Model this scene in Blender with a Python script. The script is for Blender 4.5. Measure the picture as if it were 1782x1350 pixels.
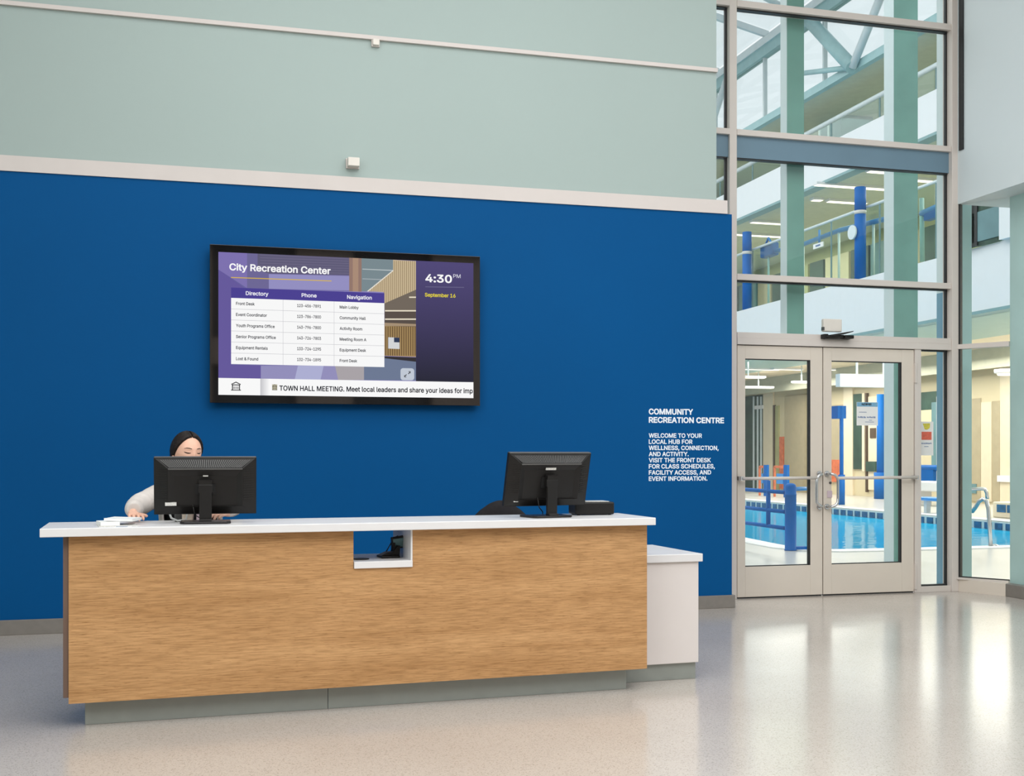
import bpy, bmesh, math, random, os
from mathutils import Vector, Matrix
from mathutils.geometry import tessellate_polygon, delaunay_2d_cdt
import numpy as np

sc = bpy.context.scene
for o in list(bpy.data.objects):
    bpy.data.objects.remove(o)
COL = sc.collection
R = math.radians
random.seed(7)

# ------------------------------------------------------------------ camera
F, HY, CX, CH = 2000.0, 791.0, 891.0, 1.25
PHI = math.atan(F / (8280 - 891))
SN, CS = math.sin(PHI), math.cos(PHI)
cd = bpy.data.cameras.new('camera')
cd.sensor_fit = 'HORIZONTAL'
cd.sensor_width = 36
cd.lens = F / 1782 * 36
cd.shift_y = (HY - 675) / 1782
cd.clip_end = 200
cam = bpy.data.objects.new('camera', cd)
cam.location = (0, 0, CH)
cam.rotation_euler = (R(90), 0, -PHI)
COL.objects.link(cam)
sc.camera = cam

# ------------------------------------------------------------------ world, lights, exposure
sc.view_settings.view_transform = 'Standard'
sc.view_settings.look = 'None'
sc.view_settings.gamma = 1
sc.view_settings.use_curve_mapping = False
sc.view_settings.exposure = 0.0
try:
    sc.cycles.use_denoising = True
    sc.cycles.max_bounces = 10
    sc.cycles.transparent_max_bounces = 24
    sc.cycles.glossy_bounces = 4
    sc.cycles.caustics_reflective = False
    sc.cycles.caustics_refractive = False
    sc.cycles.sample_clamp_indirect = 6
except Exception:
    pass
w = bpy.data.worlds.new('overcast')
sc.world = w
w.use_nodes = True
bg = w.node_tree.nodes['Background']
bg.inputs[0].default_value = (0.93, 0.97, 1.0, 1)
bg.inputs[1].default_value = 1.05


def area(name, loc, size, power, color=(1, 1, 1), rot=(0, 0, 0)):
    l = bpy.data.lights.new(name, 'AREA')
    l.shape = 'RECTANGLE'
    l.size, l.size_y = size
    l.energy = power
    l.color = color
    o = bpy.data.objects.new(name, l)
    o.location = loc
    o.rotation_euler = rot
    COL.objects.link(o)
    return o


WARM = (1.0, 0.955, 0.88)
NEUT = (.985, .99, 1.0)
area('lobby_ceiling_fill', (2.2, 4.6, 6.3), (6.5, 5.0), 250, NEUT)  # added fill light under the closed lobby ceiling, no roof opening there
area('lobby_overhead_fill', (2.8, -1.0, 6.3), (8.0, 5.5), 640, NEUT)  # added overhead fill out of view, no fixture behind it
area('lobby_front_fill', (3.6, -5.6, 3.2), (8.5, 4.0), 440, NEUT, (R(-90), 0, 0))  # added fill before the solid rear wall, lights the camera-facing fronts
area('lobby_side_fill', (-3.9, .5, 4.4), (3.5, 6.0), 250, (.96, .99, 1.0), (0, R(-90), 0))  # added fill on the left, brightens the right mint wall
area('hall_roof_fill', (5.0, 22, 11.0), (14, 25), 1750, (.97, .99, 1.0))  # added fill under the glass roof, lifts the dim pool hall
for k in range(3):
    area('deck_lamp', (15.6, 12 + k * 9, 3.8), (2.4, 7), 190, WARM)
for k in range(3):
    area('deck_wall_lamp', (17.6, 12 + k * 9, 3.6), (1.6, 8), 260, WARM)
for k in range(3):
    area('gallery_lamp', (16.3, 14 + k * 9, 7.5), (3.0, 7), 230, WARM)
area('upper_gallery_lamp', (16.3, 22, 9.65), (3.2, 22), 230, (.95, 1, 1))


# ------------------------------------------------------------------ materials
def lin(v):
    v = v / 255.0
    return v / 12.92 if v <= 0.04045 else ((v + 0.055) / 1.055) ** 2.4


def rgb(c):
    return (lin(c[0]), lin(c[1]), lin(c[2]), 1)


def newmat(name):
    m = bpy.data.materials.new(name)
    m.use_nodes = True
    nt = m.node_tree
    for n in list(nt.nodes):
        nt.nodes.remove(n)
    out = nt.nodes.new('ShaderNodeOutputMaterial')
    return m, nt, out


def mat(name, c, rough=0.5, metal=0.0, spec=0.5, var=0.05, scale=6.0, bump=0.0, bscale=80.0, coat=0.0):
    m, nt, out = newmat(name)
    b = nt.nodes.new('ShaderNodeBsdfPrincipled')
    nt.links.new(b.outputs[0], out.inputs[0])
    b.inputs['Roughness'].default_value = rough
    b.inputs['Metallic'].default_value = metal
    b.inputs['Specular IOR Level'].default_value = spec
    b.inputs['Coat Weight'].default_value = coat
    tc = nt.nodes.new('ShaderNodeTexCoord')
    nz = nt.nodes.new('ShaderNodeTexNoise')
    nz.inputs['Scale'].default_value = scale
    nz.inputs['Detail'].default_value = 3
    nt.links.new(tc.outputs['Object'], nz.inputs['Vector'])
    rp = nt.nodes.new('ShaderNodeValToRGB')
    a = rgb(c)
    rp.color_ramp.elements[0].position = 0.3
    rp.color_ramp.elements[1].position = 0.7
    rp.color_ramp.elements[0].color = tuple(x * (1 - var) for x in a[:3]) + (1,)
    rp.color_ramp.elements[1].color = tuple(min(1, x * (1 + var)) for x in a[:3]) + (1,)
    nt.links.new(nz.outputs[0], rp.inputs[0])
    nt.links.new(rp.outputs[0], b.inputs['Base Color'])
    if bump > 0:
        n2 = nt.nodes.new('ShaderNodeTexNoise')
        n2.inputs['Scale'].default_value = bscale
        nt.links.new(tc.outputs['Object'], n2.inputs['Vector'])
        bp = nt.nodes.new('ShaderNodeBump')
        bp.inputs['Strength'].default_value = bump
        bp.inputs['Distance'].default_value = 0.01
        nt.links.new(n2.outputs[0], bp.inputs['Height'])
        nt.links.new(bp.outputs[0], b.inputs['Normal'])
    return m


def emis(name, c, s=1.0):
    m, nt, out = newmat(name)
    e = nt.nodes.new('ShaderNodeEmission')
    e.inputs[0].default_value = rgb(c)
    e.inputs[1].default_value = s
    nt.links.new(e.outputs[0], out.inputs[0])
    return m


def emis_grad(name, c0, c1, z0, z1, axis=2, s=1.0):
    """a screen picture that fades between two colours"""
    m, nt, out = newmat(name)
    e = nt.nodes.new('ShaderNodeEmission')
    g = nt.nodes.new('ShaderNodeNewGeometry')
    sp = nt.nodes.new('ShaderNodeSeparateXYZ')
    mr = nt.nodes.new('ShaderNodeMapRange')
    mr.inputs[1].default_value = z0
    mr.inputs[2].default_value = z1
    rp = nt.nodes.new('ShaderNodeValToRGB')
    rp.color_ramp.elements[0].color = rgb(c0)
    rp.color_ramp.elements[1].color = rgb(c1)
    nt.links.new(g.outputs['Position'], sp.inputs[0])
    nt.links.new(sp.outputs[axis], mr.inputs[0])
    nt.links.new(mr.outputs[0], rp.inputs[0])
    nt.links.new(rp.outputs[0], e.inputs[0])
    e.inputs[1].default_value = s
    nt.links.new(e.outputs[0], out.inputs[0])
    return m


def glassmat(name, tint, refl=0.75, base=0.035, rough=0.0):
    m, nt, out = newmat(name)
    tr = nt.nodes.new('ShaderNodeBsdfTransparent')
    tr.inputs[0].default_value = tint + (1,)
    gl = nt.nodes.new('ShaderNodeBsdfGlossy')
    gl.inputs['Roughness'].default_value = rough
    lw = nt.nodes.new('ShaderNodeLayerWeight')
    lw.inputs[0].default_value = 0.5
    pw = nt.nodes.new('ShaderNodeMath')
    pw.operation = 'POWER'
    pw.inputs[1].default_value = 4.0
    ml = nt.nodes.new('ShaderNodeMath')
    ml.operation = 'MULTIPLY_ADD'
    ml.inputs[1].default_value = refl
    ml.inputs[2].default_value = base
    mx = nt.nodes.new('ShaderNodeMixShader')
    nt.links.new(lw.outputs['Facing'], pw.inputs[0])
    nt.links.new(pw.outputs[0], ml.inputs[0])
    nt.links.new(ml.outputs[0], mx.inputs[0])
    nt.links.new(tr.outputs[0], mx.inputs[1])
    nt.links.new(gl.outputs[0], mx.inputs[2])
    nt.links.new(mx.outputs[0], out.inputs[0])
    return m, nt, gl


def floor_mat():
    m, nt, out = newmat('terrazzo')
    b = nt.nodes.new('ShaderNodeBsdfPrincipled')
    nt.links.new(b.outputs[0], out.inputs[0])
    tc = nt.nodes.new('ShaderNodeTexCoord')
    cols = []
    n1 = nt.nodes.new('ShaderNodeTexNoise')
    n1.inputs['Scale'].default_value = 0.8
    n1.inputs['Detail'].default_value = 4
    r1 = nt.nodes.new('ShaderNodeValToRGB')
    r1.color_ramp.elements[0].position = 0.35
    r1.color_ramp.elements[1].position = 0.65
    r1.color_ramp.elements[0].color = rgb((178, 169, 161))
    r1.color_ramp.elements[1].color = rgb((187, 179, 171))
    v = nt.nodes.new('ShaderNodeTexVoronoi')
    v.inputs['Scale'].default_value = 230
    r2 = nt.nodes.new('ShaderNodeValToRGB')
    r2.color_ramp.interpolation = 'CONSTANT'
    el = r2.color_ramp.elements
    el[0].position = 0.0
    el[0].color = (0.72, 0.71, 0.69, 1)
    el[1].position = 0.10
    el[1].color = (0.97, 0.97, 0.97, 1)
    e = el.new(0.5)
    e.color = (1.03, 1.02, 1.01, 1)
    e = el.new(0.82)
    e.color = (1.08, 1.07, 1.06, 1)
    sp = nt.nodes.new('ShaderNodeSeparateColor')
    mx = nt.nodes.new('ShaderNodeMix')
    mx.data_type = 'RGBA'
    mx.blend_type = 'MULTIPLY'
    mx.inputs[0].default_value = 1.0
    nt.links.new(tc.outputs['Object'], n1.inputs['Vector'])
    nt.links.new(tc.outputs['Object'], v.inputs['Vector'])
    nt.links.new(n1.outputs[0], r1.inputs[0])
    nt.links.new(v.outputs['Color'], sp.inputs[0])
    nt.links.new(sp.outputs[0], r2.inputs[0])
    nt.links.new(r1.outputs[0], mx.inputs[6])
    nt.links.new(r2.outputs[0], mx.inputs[7])
    nt.links.new(mx.outputs[2], b.inputs['Base Color'])
    b.inputs['Roughness'].default_value = 0.17
    b.inputs['Specular IOR Level'].default_value = 0.5
    return m


def wood_mat():
    m, nt, out = newmat('oak_laminate')
    b = nt.nodes.new('ShaderNodeBsdfPrincipled')
    nt.links.new(b.outputs[0], out.inputs[0])
    tc = nt.nodes.new('ShaderNodeTexCoord')

    def noise(sx, sz, detail, dist=0.0):
        mp = nt.nodes.new('ShaderNodeMapping')
        mp.inputs['Scale'].default_value = (sx, 1, sz)
        n = nt.nodes.new('ShaderNodeTexNoise')
        n.inputs['Scale'].default_value = 1
        n.inputs['Detail'].default_value = detail
        n.inputs['Distortion'].default_value = dist
        nt.links.new(tc.outputs['Object'], mp.inputs[0])
        nt.links.new(mp.outputs[0], n.inputs['Vector'])
        return n

    def ramp(n, p0, c0, p1, c1):
        r = nt.nodes.new('ShaderNodeValToRGB')
        r.color_ramp.elements[0].position = p0
        r.color_ramp.elements[0].color = c0
        r.color_ramp.elements[1].position = p1
        r.color_ramp.elements[1].color = c1
        nt.links.new(n.outputs[0], r.inputs[0])
        return r

    base = ramp(noise(1.1, 9, 5, 0.6), 0.3, rgb((172, 129, 84)), 0.68, rgb((196, 153, 106)))
    fine = ramp(noise(9, 170, 4), 0.34, (0.70, 0.66, 0.60, 1), 0.60, (1.08, 1.07, 1.06, 1))
    fleck = ramp(noise(22, 330, 2), 0.30, (0.62, 0.54, 0.46, 1), 0.40, (1, 1, 1, 1))
    last = base
    for r in (fine, fleck):
        mx = nt.nodes.new('ShaderNodeMix')
        mx.data_type = 'RGBA'
        mx.blend_type = 'MULTIPLY'
        mx.inputs[0].default_value = 0.85
        nt.links.new(last.outputs[0] if last is base else last.outputs[2], mx.inputs[6])
        nt.links.new(r.outputs[0], mx.inputs[7])
        last = mx
    nt.links.new(last.outputs[2], b.inputs['Base Color'])
    b.inputs['Roughness'].default_value = 0.5
    b.inputs['Specular IOR Level'].default_value = 0.3
    return m


M = {}
M['mint'] = mat('mint_paint', (165, 180, 176), .6, var=.02, scale=.5, spec=.3)
M['mint_right'] = mat('pale_mint_paint', (213, 222, 225), .6, var=.015, scale=.5, spec=.3)
M['blue'] = mat('blue_paint', (3, 79, 136), .55, var=.03, scale=.7, spec=.08, bump=.06, bscale=300)
M['whitetrim'] = mat('white_trim_paint', (210, 201, 196), .5, var=.015)
M['white'] = mat('white_paint', (226, 226, 226), .55, var=.015)
M['ceiling'] = mat('ceiling_white', (225, 224, 220), .7, var=.02)
M['reardark'] = mat('rear_dark_panel', (26, 24, 24), .6)
M['rearpier'] = mat('rear_pier', (84, 74, 66), .6)
M['base'] = mat('grey_base', (128, 122, 116), .45, var=.06, scale=20)
M['floor'] = floor_mat()
M['wood'] = wood_mat()
M['wood_dark'] = mat('desk_back_brown', (104, 82, 70), .5, var=.05)
M['counter'] = mat('white_solid_surface', (221, 219, 219), .3, var=.015, scale=3)
M['cabinet'] = mat('white_laminate', (216, 208, 204), .4, var=.012)
M['kick'] = mat('brushed_kick_metal', (152, 156, 150), .42, metal=.35, var=.03, scale=14)
M['alu'] = mat('painted_aluminium', (212, 203, 196), .4, var=.015, scale=3)
M['alu2'] = mat('painted_aluminium_door', (218, 207, 194), .42, var=.02, scale=3)
M['gasket'] = mat('black_gasket', (22, 24, 26), .5)
M['beam'] = mat('blue_grey_steel', (106, 133, 150), .45, var=.03, scale=2)
M['chrome'] = mat('satin_steel', (205, 205, 205), .22, metal=.9, var=.02)
M['glass'], _, _ = glassmat('green_tinted_glass', (.98, .993, .988))
M['glass_rail'], _, _ = glassmat('balustrade_glass', (.86, .94, .90), base=.03)
M['glass_roof'], _, _ = glassmat('roof_glass', (.95, .98, .985), base=.03)
M['black'] = mat('black_plastic', (24, 22, 21), .45, spec=.3, var=.08, scale=30)
M['black2'] = mat('black_plastic_smooth', (32, 29, 28), .36, spec=.35, var=.05)
M['blackmatte'] = mat('black_recess', (12, 12, 12), .7)
M['bezel'] = mat('tv_gloss_black', (10, 9, 10), .04, spec=.8, var=.0)
M['grey'] = mat('grey_plastic', (84, 83, 82), .4)
M['silver'] = mat('silver_label', (205, 203, 198), .4, var=.15, scale=160)
M['sensor'] = mat('sensor_white', (224, 217, 208), .45)
M['deck'] = mat('pale_deck', (194, 191, 184), .28, var=.04, scale=1.4)
M['coping'] = mat('white_coping', (238, 238, 235), .4)
M['basin'] = mat('pool_basin', (96, 196, 214), .5, var=.06, scale=2)
M['tile'] = mat('blue_pool_tile', (28, 88, 130), .25, var=.35, scale=9)
M['tilegrout'] = mat('pale_grout', (190, 205, 205), .6)
M['pblue'] = mat('bright_blue_paint', (0, 94, 172), .45, var=.04, spec=.12)
M['pblue2'] = mat('light_blue_paint', (46, 132, 204), .35, var=.05)
M['colmint'] = mat('column_mint', (176, 206, 203), .4, var=.05, scale=3)
M['colgreen'] = mat('column_sea_green', (112, 160, 148), .35, var=.08, scale=4)
M['collit'] = mat('column_lit_side', (206, 222, 224), .4, var=.02)  # lit left faces of the columns, the light put into the colour
M['colreflect'] = mat('column_glass_reflection', (108, 156, 180), .4, var=.05, scale=3)  # blue glass reflection painted onto one half of the mint corner column
M['band'] = mat('balcony_white', (226, 229, 231), .6, var=.012)
M['soffit'] = mat('soffit_green_grey', (160, 186, 178), .5, var=.03)
M['soffit2'] = mat('bulkhead_beige_grey', (176, 176, 156), .6)
M['edge'] = mat('band_edge_teal', (126, 160, 162), .5)
M['beige'] = mat('beige_wall', (208, 194, 160), .6, var=.04, scale=1)
M['beige2'] = mat('pale_beige_wall', (226, 212, 184), .6, var=.03)
M['beige3'] = mat('dark_beige_panel', (176, 162, 132), .6, var=.05)  # darker beige tone for panels, openings and recesses
M['olive'] = mat('olive_panel', (168, 166, 120), .6, var=.1, scale=2)
M['dkgreen'] = mat('dark_green_window', (52, 76, 64), .5, spec=.3, var=.35, scale=2.5)
M['greywall'] = mat('grey_gallery_wall', (186, 190, 172), .6, var=.05)
M['kiosk'] = mat('teal_grey_panel', (98, 132, 136), .5, var=.12, scale=3)
M['lamp'] = emis('lamp_glow', (255, 244, 222), 2.2)
M['steelw'] = mat('white_steel', (212, 222, 224), .45, var=.04)
M['steelt'] = mat('teal_steel', (152, 188, 190), .45, var=.06)
M['paper'] = mat('paper_white', (232, 232, 230), .6, var=.02)
M['paperblue'] = mat('paper_blue_print', (120, 170, 200), .6, var=.1, scale=60)
M['ink'] = mat('ink_black', (24, 26, 30), .6)
M['inkblue'] = mat('ink_blue_grey', (92, 118, 160), .6)
M['red'] = mat('poster_red', (214, 104, 84), .6, var=.15, scale=90)
M['yellow'] = mat('poster_yellow', (206, 196, 76), .6, var=.2, scale=70)
M['orange'] = mat('orange_goods', (208, 110, 70), .6, var=.2, scale=10)
M['brown'] = mat('brown_frame', (84, 64, 44), .5)
M['skin'] = mat('skin', (226, 178, 154), .5, var=.04, scale=14, spec=.35)
M['lip'] = mat('lip_pink', (190, 104, 96), .45)
M['hair'] = mat('dark_hair', (30, 22, 20), .5, spec=.25, var=.4, scale=60, bump=.3, bscale=120)
M['brow'] = mat('brow_brown', (84, 60, 50), .7)
M['jacket'] = mat('light_grey_cloth', (206, 198, 192), .85, var=.03, scale=8, spec=.15, bump=.5, bscale=22)
M['shirt'] = mat('black_cloth', (20, 19, 22), .9, spec=.15)
M['trouser'] = mat('dark_trouser', (38, 40, 48), .9, spec=.15)
M['chairfab'] = mat('chair_fabric', (38, 36, 38), .9, spec=.15, var=.1, scale=60)
M['cup'] = mat('paper_cup', (222, 206, 188), .6)
M['pinkbox'] = mat('pink_box', (206, 186, 194), .6)
M['lettering'] = mat('white_vinyl', (236, 242, 250), .5, var=0)


def water_mat():
    m, nt, gl = glassmat('pool_water', (.50, .86, .93), refl=.9, base=.05, rough=.03)
    tc = nt.nodes.new('ShaderNodeTexCoord')
    mp = nt.nodes.new('ShaderNodeMapping')
    mp.inputs['Scale'].default_value = (.8, 2.2, 1)
    nz = nt.nodes.new('ShaderNodeTexNoise')
    nz.inputs['Scale'].default_value = 1.6
    nz.inputs['Detail'].default_value = 2
    bp = nt.nodes.new('ShaderNodeBump')
    bp.inputs['Strength'].default_value = .35
    bp.inputs['Distance'].default_value = .03
    nt.links.new(tc.outputs['Object'], mp.inputs[0])
    nt.links.new(mp.outputs[0], nz.inputs['Vector'])
    nt.links.new(nz.outputs[0], bp.inputs['Height'])
    nt.links.new(bp.outputs[0], gl.inputs['Normal'])
    return m


M['water'] = water_mat()
for _n in M['water'].node_tree.nodes:
    if _n.type == 'OUTPUT_MATERIAL':
        _nt = M['water'].node_tree
        _src = _n.inputs[0].links[0].from_socket
        _d = _nt.nodes.new('ShaderNodeBsdfDiffuse')
        _d.inputs[0].default_value = rgb((36, 168, 216))
        _mx = _nt.nodes.new('ShaderNodeMixShader')
        _mx.inputs[0].default_value = .48
        _nt.links.new(_src, _mx.inputs[1])
        _nt.links.new(_d.outputs[0], _mx.inputs[2])
        _nt.links.new(_mx.outputs[0], _n.inputs[0])
        break

# ------------------------------------------------------------------ helpers
WM = {}


def world(o):
    return WM[o.name] if o is not None else Matrix.Identity(4)


def props(o, label=None, cat=None, group=None, kind=None):
    for k, v in (('label', label), ('category', cat), ('group', group), ('kind', kind)):
        if v:
            o[k] = v


def thing(name, label=None, cat=None, loc=(0, 0, 0), rz=0.0, group=None, kind=None):
    o = bpy.data.objects.new(name, None)
    o.empty_display_size = .1
    COL.objects.link(o)
    o.location = loc
    o.rotation_euler = (0, 0, rz)
    WM[o.name] = Matrix.Translation(Vector(loc)) @ Matrix.Rotation(rz, 4, 'Z')
    props(o, label, cat, group, kind)
    return o


def link(name, me, parent=None):
    o = bpy.data.objects.new(name, me)
    COL.objects.link(o)
    if parent is not None:
        o.parent = parent
        WM[o.name] = WM[parent.name]
    else:
        WM[o.name] = Matrix.Identity(4)
    return o


class MB:
    def __init__(s):
        s.v, s.f, s.mi, s.sm = [], [], [], []
        s.T = None

    def add(s, vs, fs, mi=0, smooth=False):
        n = len(s.v)
        for p in vs:
            p = Vector(p)
            s.v.append(s.T @ p if s.T is not None else p)
        for f in fs:
            s.f.append([n + i for i in f])
            s.mi.append(mi)
            s.sm.append(smooth)
        return s

    def box(s, x0, x1, y0, y1, z0, z1, mi=0):
        vs = [(x, y, z) for z in (z0, z1) for y in (y0, y1) for x in (x0, x1)]
        return s.add(vs, [(0, 2, 3, 1), (4, 5, 7, 6), (0, 1, 5, 4), (2, 6, 7, 3), (0, 4, 6, 2), (1, 3, 7, 5)], mi)

    def prism(s, poly, lo, hi, axis='z', mi=0):
        n = len(poly)

        def P(a, b, t):
            return {'z': (a, b, t), 'y': (a, t, b), 'x': (t, a, b)}[axis]
        vs = [P(a, b, lo) for a, b in poly] + [P(a, b, hi) for a, b in poly]
        fs = [tuple(range(n)), tuple(range(n, 2 * n))] + [(i, (i + 1) % n, n + (i + 1) % n, n + i) for i in range(n)]
        return s.add(vs, fs, mi)

    def tube(s, path, r, seg=8, mi=0, cap=True):
        path = [Vector(p) for p in path]
        n = len(path)
        rs = r if isinstance(r, (list, tuple)) else [r] * n
        vs, fs = [], []
        up = None
        for i, p in enumerate(path):
            d = (path[min(i + 1, n - 1)] - path[max(i - 1, 0)]).normalized()
            if up is None:
                up = d.orthogonal().normalized()
            up = (up - d * up.dot(d)).normalized()
            b = d.cross(up)
            for k in range(seg):
                a = 2 * math.pi * k / seg
                vs.append(p + (up * math.cos(a) + b * math.sin(a)) * rs[i])
        for i in range(n - 1):
            for k in range(seg):
                fs.append((i * seg + k, i * seg + (k + 1) % seg, (i + 1) * seg + (k + 1) % seg, (i + 1) * seg + k))
        s.add(vs, fs, mi, True)
        if cap:
            s.add(vs[:seg], [tuple(range(seg))], mi)
            s.add(vs[-seg:], [tuple(range(seg))], mi)
        return s

    def cyl(s, x, y, z0, z1, r, seg=20, mi=0, r1=None):
        return s.tube([(x, y, z0), (x, y, z1)], [r, r if r1 is None else r1], seg, mi)

    def lathe(s, x, y, prof, seg=24, mi=0):
        vs, fs = [], []
        for r, z in prof:
            for k in range(seg):
                a = 2 * math.pi * k / seg
                vs.append((x + r * math.cos(a), y + r * math.sin(a), z))
        for i in range(len(prof) - 1):
            for k in range(seg):
                fs.append((i * seg + k, i * seg + (k + 1) % seg, (i + 1) * seg + (k + 1) % seg, (i + 1) * seg + k))
        s.add(vs, fs, mi, True)
        s.add(vs[:seg], [tuple(range(seg))], mi)
        s.add(vs[-seg:], [tuple(range(seg))], mi)
        return s

    def quad(s, a, b, c, d, mi=0):
        return s.add([a, b, c, d], [(0, 1, 2, 3)], mi)

    def build(s, name, m, parent=None, bevel=0.0, local=False, kind=None, segs=2, label=None):
        me = bpy.data.meshes.new(name)
        vs = s.v
        if parent is not None and not local:
            inv = WM[parent.name].inverted()
            vs = [inv @ p for p in vs]
        me.from_pydata([tuple(p) for p in vs], [], s.f)
        ms = m if isinstance(m, (list, tuple)) else [m]
        for x in ms:
            me.materials.append(x)
        me.polygons.foreach_set('material_index', s.mi)
        me.polygons.foreach_set('use_smooth', s.sm)
        bm = bmesh.new()
        bm.from_mesh(me)
        bmesh.ops.remove_doubles(bm, verts=bm.verts, dist=1e-6) if bevel == 0 and any(s.sm) else None
        bmesh.ops.recalc_face_normals(bm, faces=bm.faces)
        bm.to_mesh(me)
        bm.free()
        o = link(name, me, parent)
        if kind:
            o['kind'] = kind
        if label:
            o['label'] = label
        if bevel > 0:
            b = o.modifiers.new('bevel', 'BEVEL')
            b.width = bevel
            b.segments = segs
            b.limit_method = 'ANGLE'
            b.angle_limit = R(50)
        return o


def B(*a):
    return MB().box(*a)


def onX(px, py, X):
    u, v = (px - CX) / F, (HY - py) / F
    t = X / (SN + u * CS)
    return Vector((X, t * (CS - u * SN), CH + t * v))


def onY(px, py, Y):
    u, v = (px - CX) / F, (HY - py) / F
    t = Y / (CS - u * SN)
    return Vector((t * (SN + u * CS), Y, CH + t * v))


def struct(name):
    return thing(name, kind='structure')


def st(name, mb, m, **k):
    return mb.build(name, m, kind='structure', **k)


try:
    FONT = bpy.data.fonts.load(os.path.join(bpy.utils.resource_path('LOCAL'), 'datafiles', 'fonts', 'Inter.woff2'))
except Exception:
    FONT = None
_cap = []


def text_loops(s):
    """closed outlines of a line of text, in the font's own units"""
    c = bpy.data.curves.new('t', 'FONT')
    c.body = s.replace('I', '\u2160') if FONT else s
    c.fill_mode = 'NONE'
    c.resolution_u = 3
    if FONT:
        c.font = FONT
    o = bpy.data.objects.new('t', c)
    COL.objects.link(o)
    me = bpy.data.meshes.new_from_object(o)
    bpy.data.objects.remove(o)
    bpy.data.curves.remove(c)
    nxt = {}
    for e in me.edges:
        nxt.setdefault(e.vertices[0], []).append(e.vertices[1])
        nxt.setdefault(e.vertices[1], []).append(e.vertices[0])
    co = [(v.co.x, v.co.y) for v in me.vertices]
    bpy.data.meshes.remove(me)
    seen, loops = set(), []
    for v in sorted(nxt):
        if v in seen:
            continue
        lp, cur = [v], v
        seen.add(v)
        nb = [q for q in nxt[v] if q == v + 1] or nxt[v]
        cur = nb[0]
        while cur not in seen:
            seen.add(cur)
            lp.append(cur)
            cand = [q for q in nxt[cur] if q not in seen]
            if not cand:
                break
            cur = cand[0]
        pts = [co[i] for i in lp]
        pts = [p for i, p in enumerate(pts) if abs(p[0] - pts[i - 1][0]) + abs(p[1] - pts[i - 1][1]) > 1e-5]
        if len(pts) > 2:
            loops.append(pts)
    return loops


def fill_nonzero(loops):
    """triangles covering the union of overlapping outlines"""
    order = sorted(loops, key=lambda l: min(p[0] for p in l))
    clusters, right = [], None
    for l in order:
        a, b = min(p[0] for p in l), max(p[0] for p in l)
        if right is None or a > right:
            clusters.append([l])
            right = b
        else:
            clusters[-1].append(l)
            right = max(right, b)
    V, T = [], []
    for cl in clusters:
        pts, eds = [], []
        for l in cl:
            n0 = len(pts)
            pts += [Vector(p) for p in l]
            eds += [(n0 + i, n0 + (i + 1) % len(l)) for i in range(len(l))]
        r = delaunay_2d_cdt(pts, eds, [], 0, 1e-6)
        ov, of = r[0], r[2]
        A = np.array([pts[e[0]] for e in eds])
        Bq = np.array([pts[e[1]] for e in eds])
        n0 = len(V)
        V += [(p.x, p.y) for p in ov]
        for f in of:
            c = sum((ov[i] for i in f), Vector((0, 0))) / len(f)
            up = (A[:, 1] <= c.y) & (Bq[:, 1] > c.y)
            dn = (A[:, 1] > c.y) & (Bq[:, 1] <= c.y)
            side = (Bq[:, 0] - A[:, 0]) * (c.y - A[:, 1]) - (c.x - A[:, 0]) * (Bq[:, 1] - A[:, 1])
            if int((up & (side > 0)).sum()) - int((dn & (side < 0)).sum()) != 0:
                T.append([n0 + i for i in f])
    return V, T


def text(s, m, parent, X, Z, cap, width, Y, off=0.012, name='lettering', thick=0.0, local=False):
    """off: extra stroke weight in font units"""
    if not _cap:
        h = text_loops('H')
        ys_ = [p[1] for l in h for p in l]
        _cap.append(max(ys_) - min(ys_))
    loops = text_loops(s)
    xs = [p[0] for l in loops for p in l]
    x0, x1 = min(xs) - off, max(xs) + off
    sx = width / (x1 - x0)
    sz = cap / (_cap[0] + 2 * off)
    if off > 0:
        def sgn(l):
            return sum(l[i - 1][0] * l[i][1] - l[i][0] * l[i - 1][1] for i in range(len(l)))
        big_ = max((sgn(l) for l in loops), key=abs)
        extra = []
        for l in loops:
            n = len(l)
            for i in range(n):
                a, b = Vector(l[i]), Vector(l[(i + 1) % n])
                d = (b - a).normalized()
                p = Vector((-d.y, d.x)) * off
                e = d * off * .6
                q = [a - e + p, a - e - p, b + e - p, b + e + p]
                q = [(v.x, v.y) for v in q]
                if sgn(q) * big_ < 0:
                    q.reverse()
                extra.append(q)
        loops = loops + extra
    V, fs = fill_nonzero(loops)
    inv = WM[parent.name].inverted() if (parent is not None and not local) else Matrix.Identity(4)
    vs = [(x, y, 0) for x, y in V]
    me = bpy.data.meshes.new(name)
    me.from_pydata([tuple(inv @ Vector((X + (x - x0) * sx, Y - z, Z + (y + off) * sz))) for x, y, z in vs], [], fs)
    me.materials.append(m)
    return link(name, me, parent)


def copy_tree(o, parent=None, loc=None, rz=None, label=None):
    c = o.copy()
    COL.objects.link(c)
    c.parent = parent
    if loc is not None:
        c.location = loc
    if rz is not None:
        c.rotation_euler = (0, 0, rz)
    if label:
        c['label'] = label
    for ch in o.children:
        copy_tree(ch, c)
    return c


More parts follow.
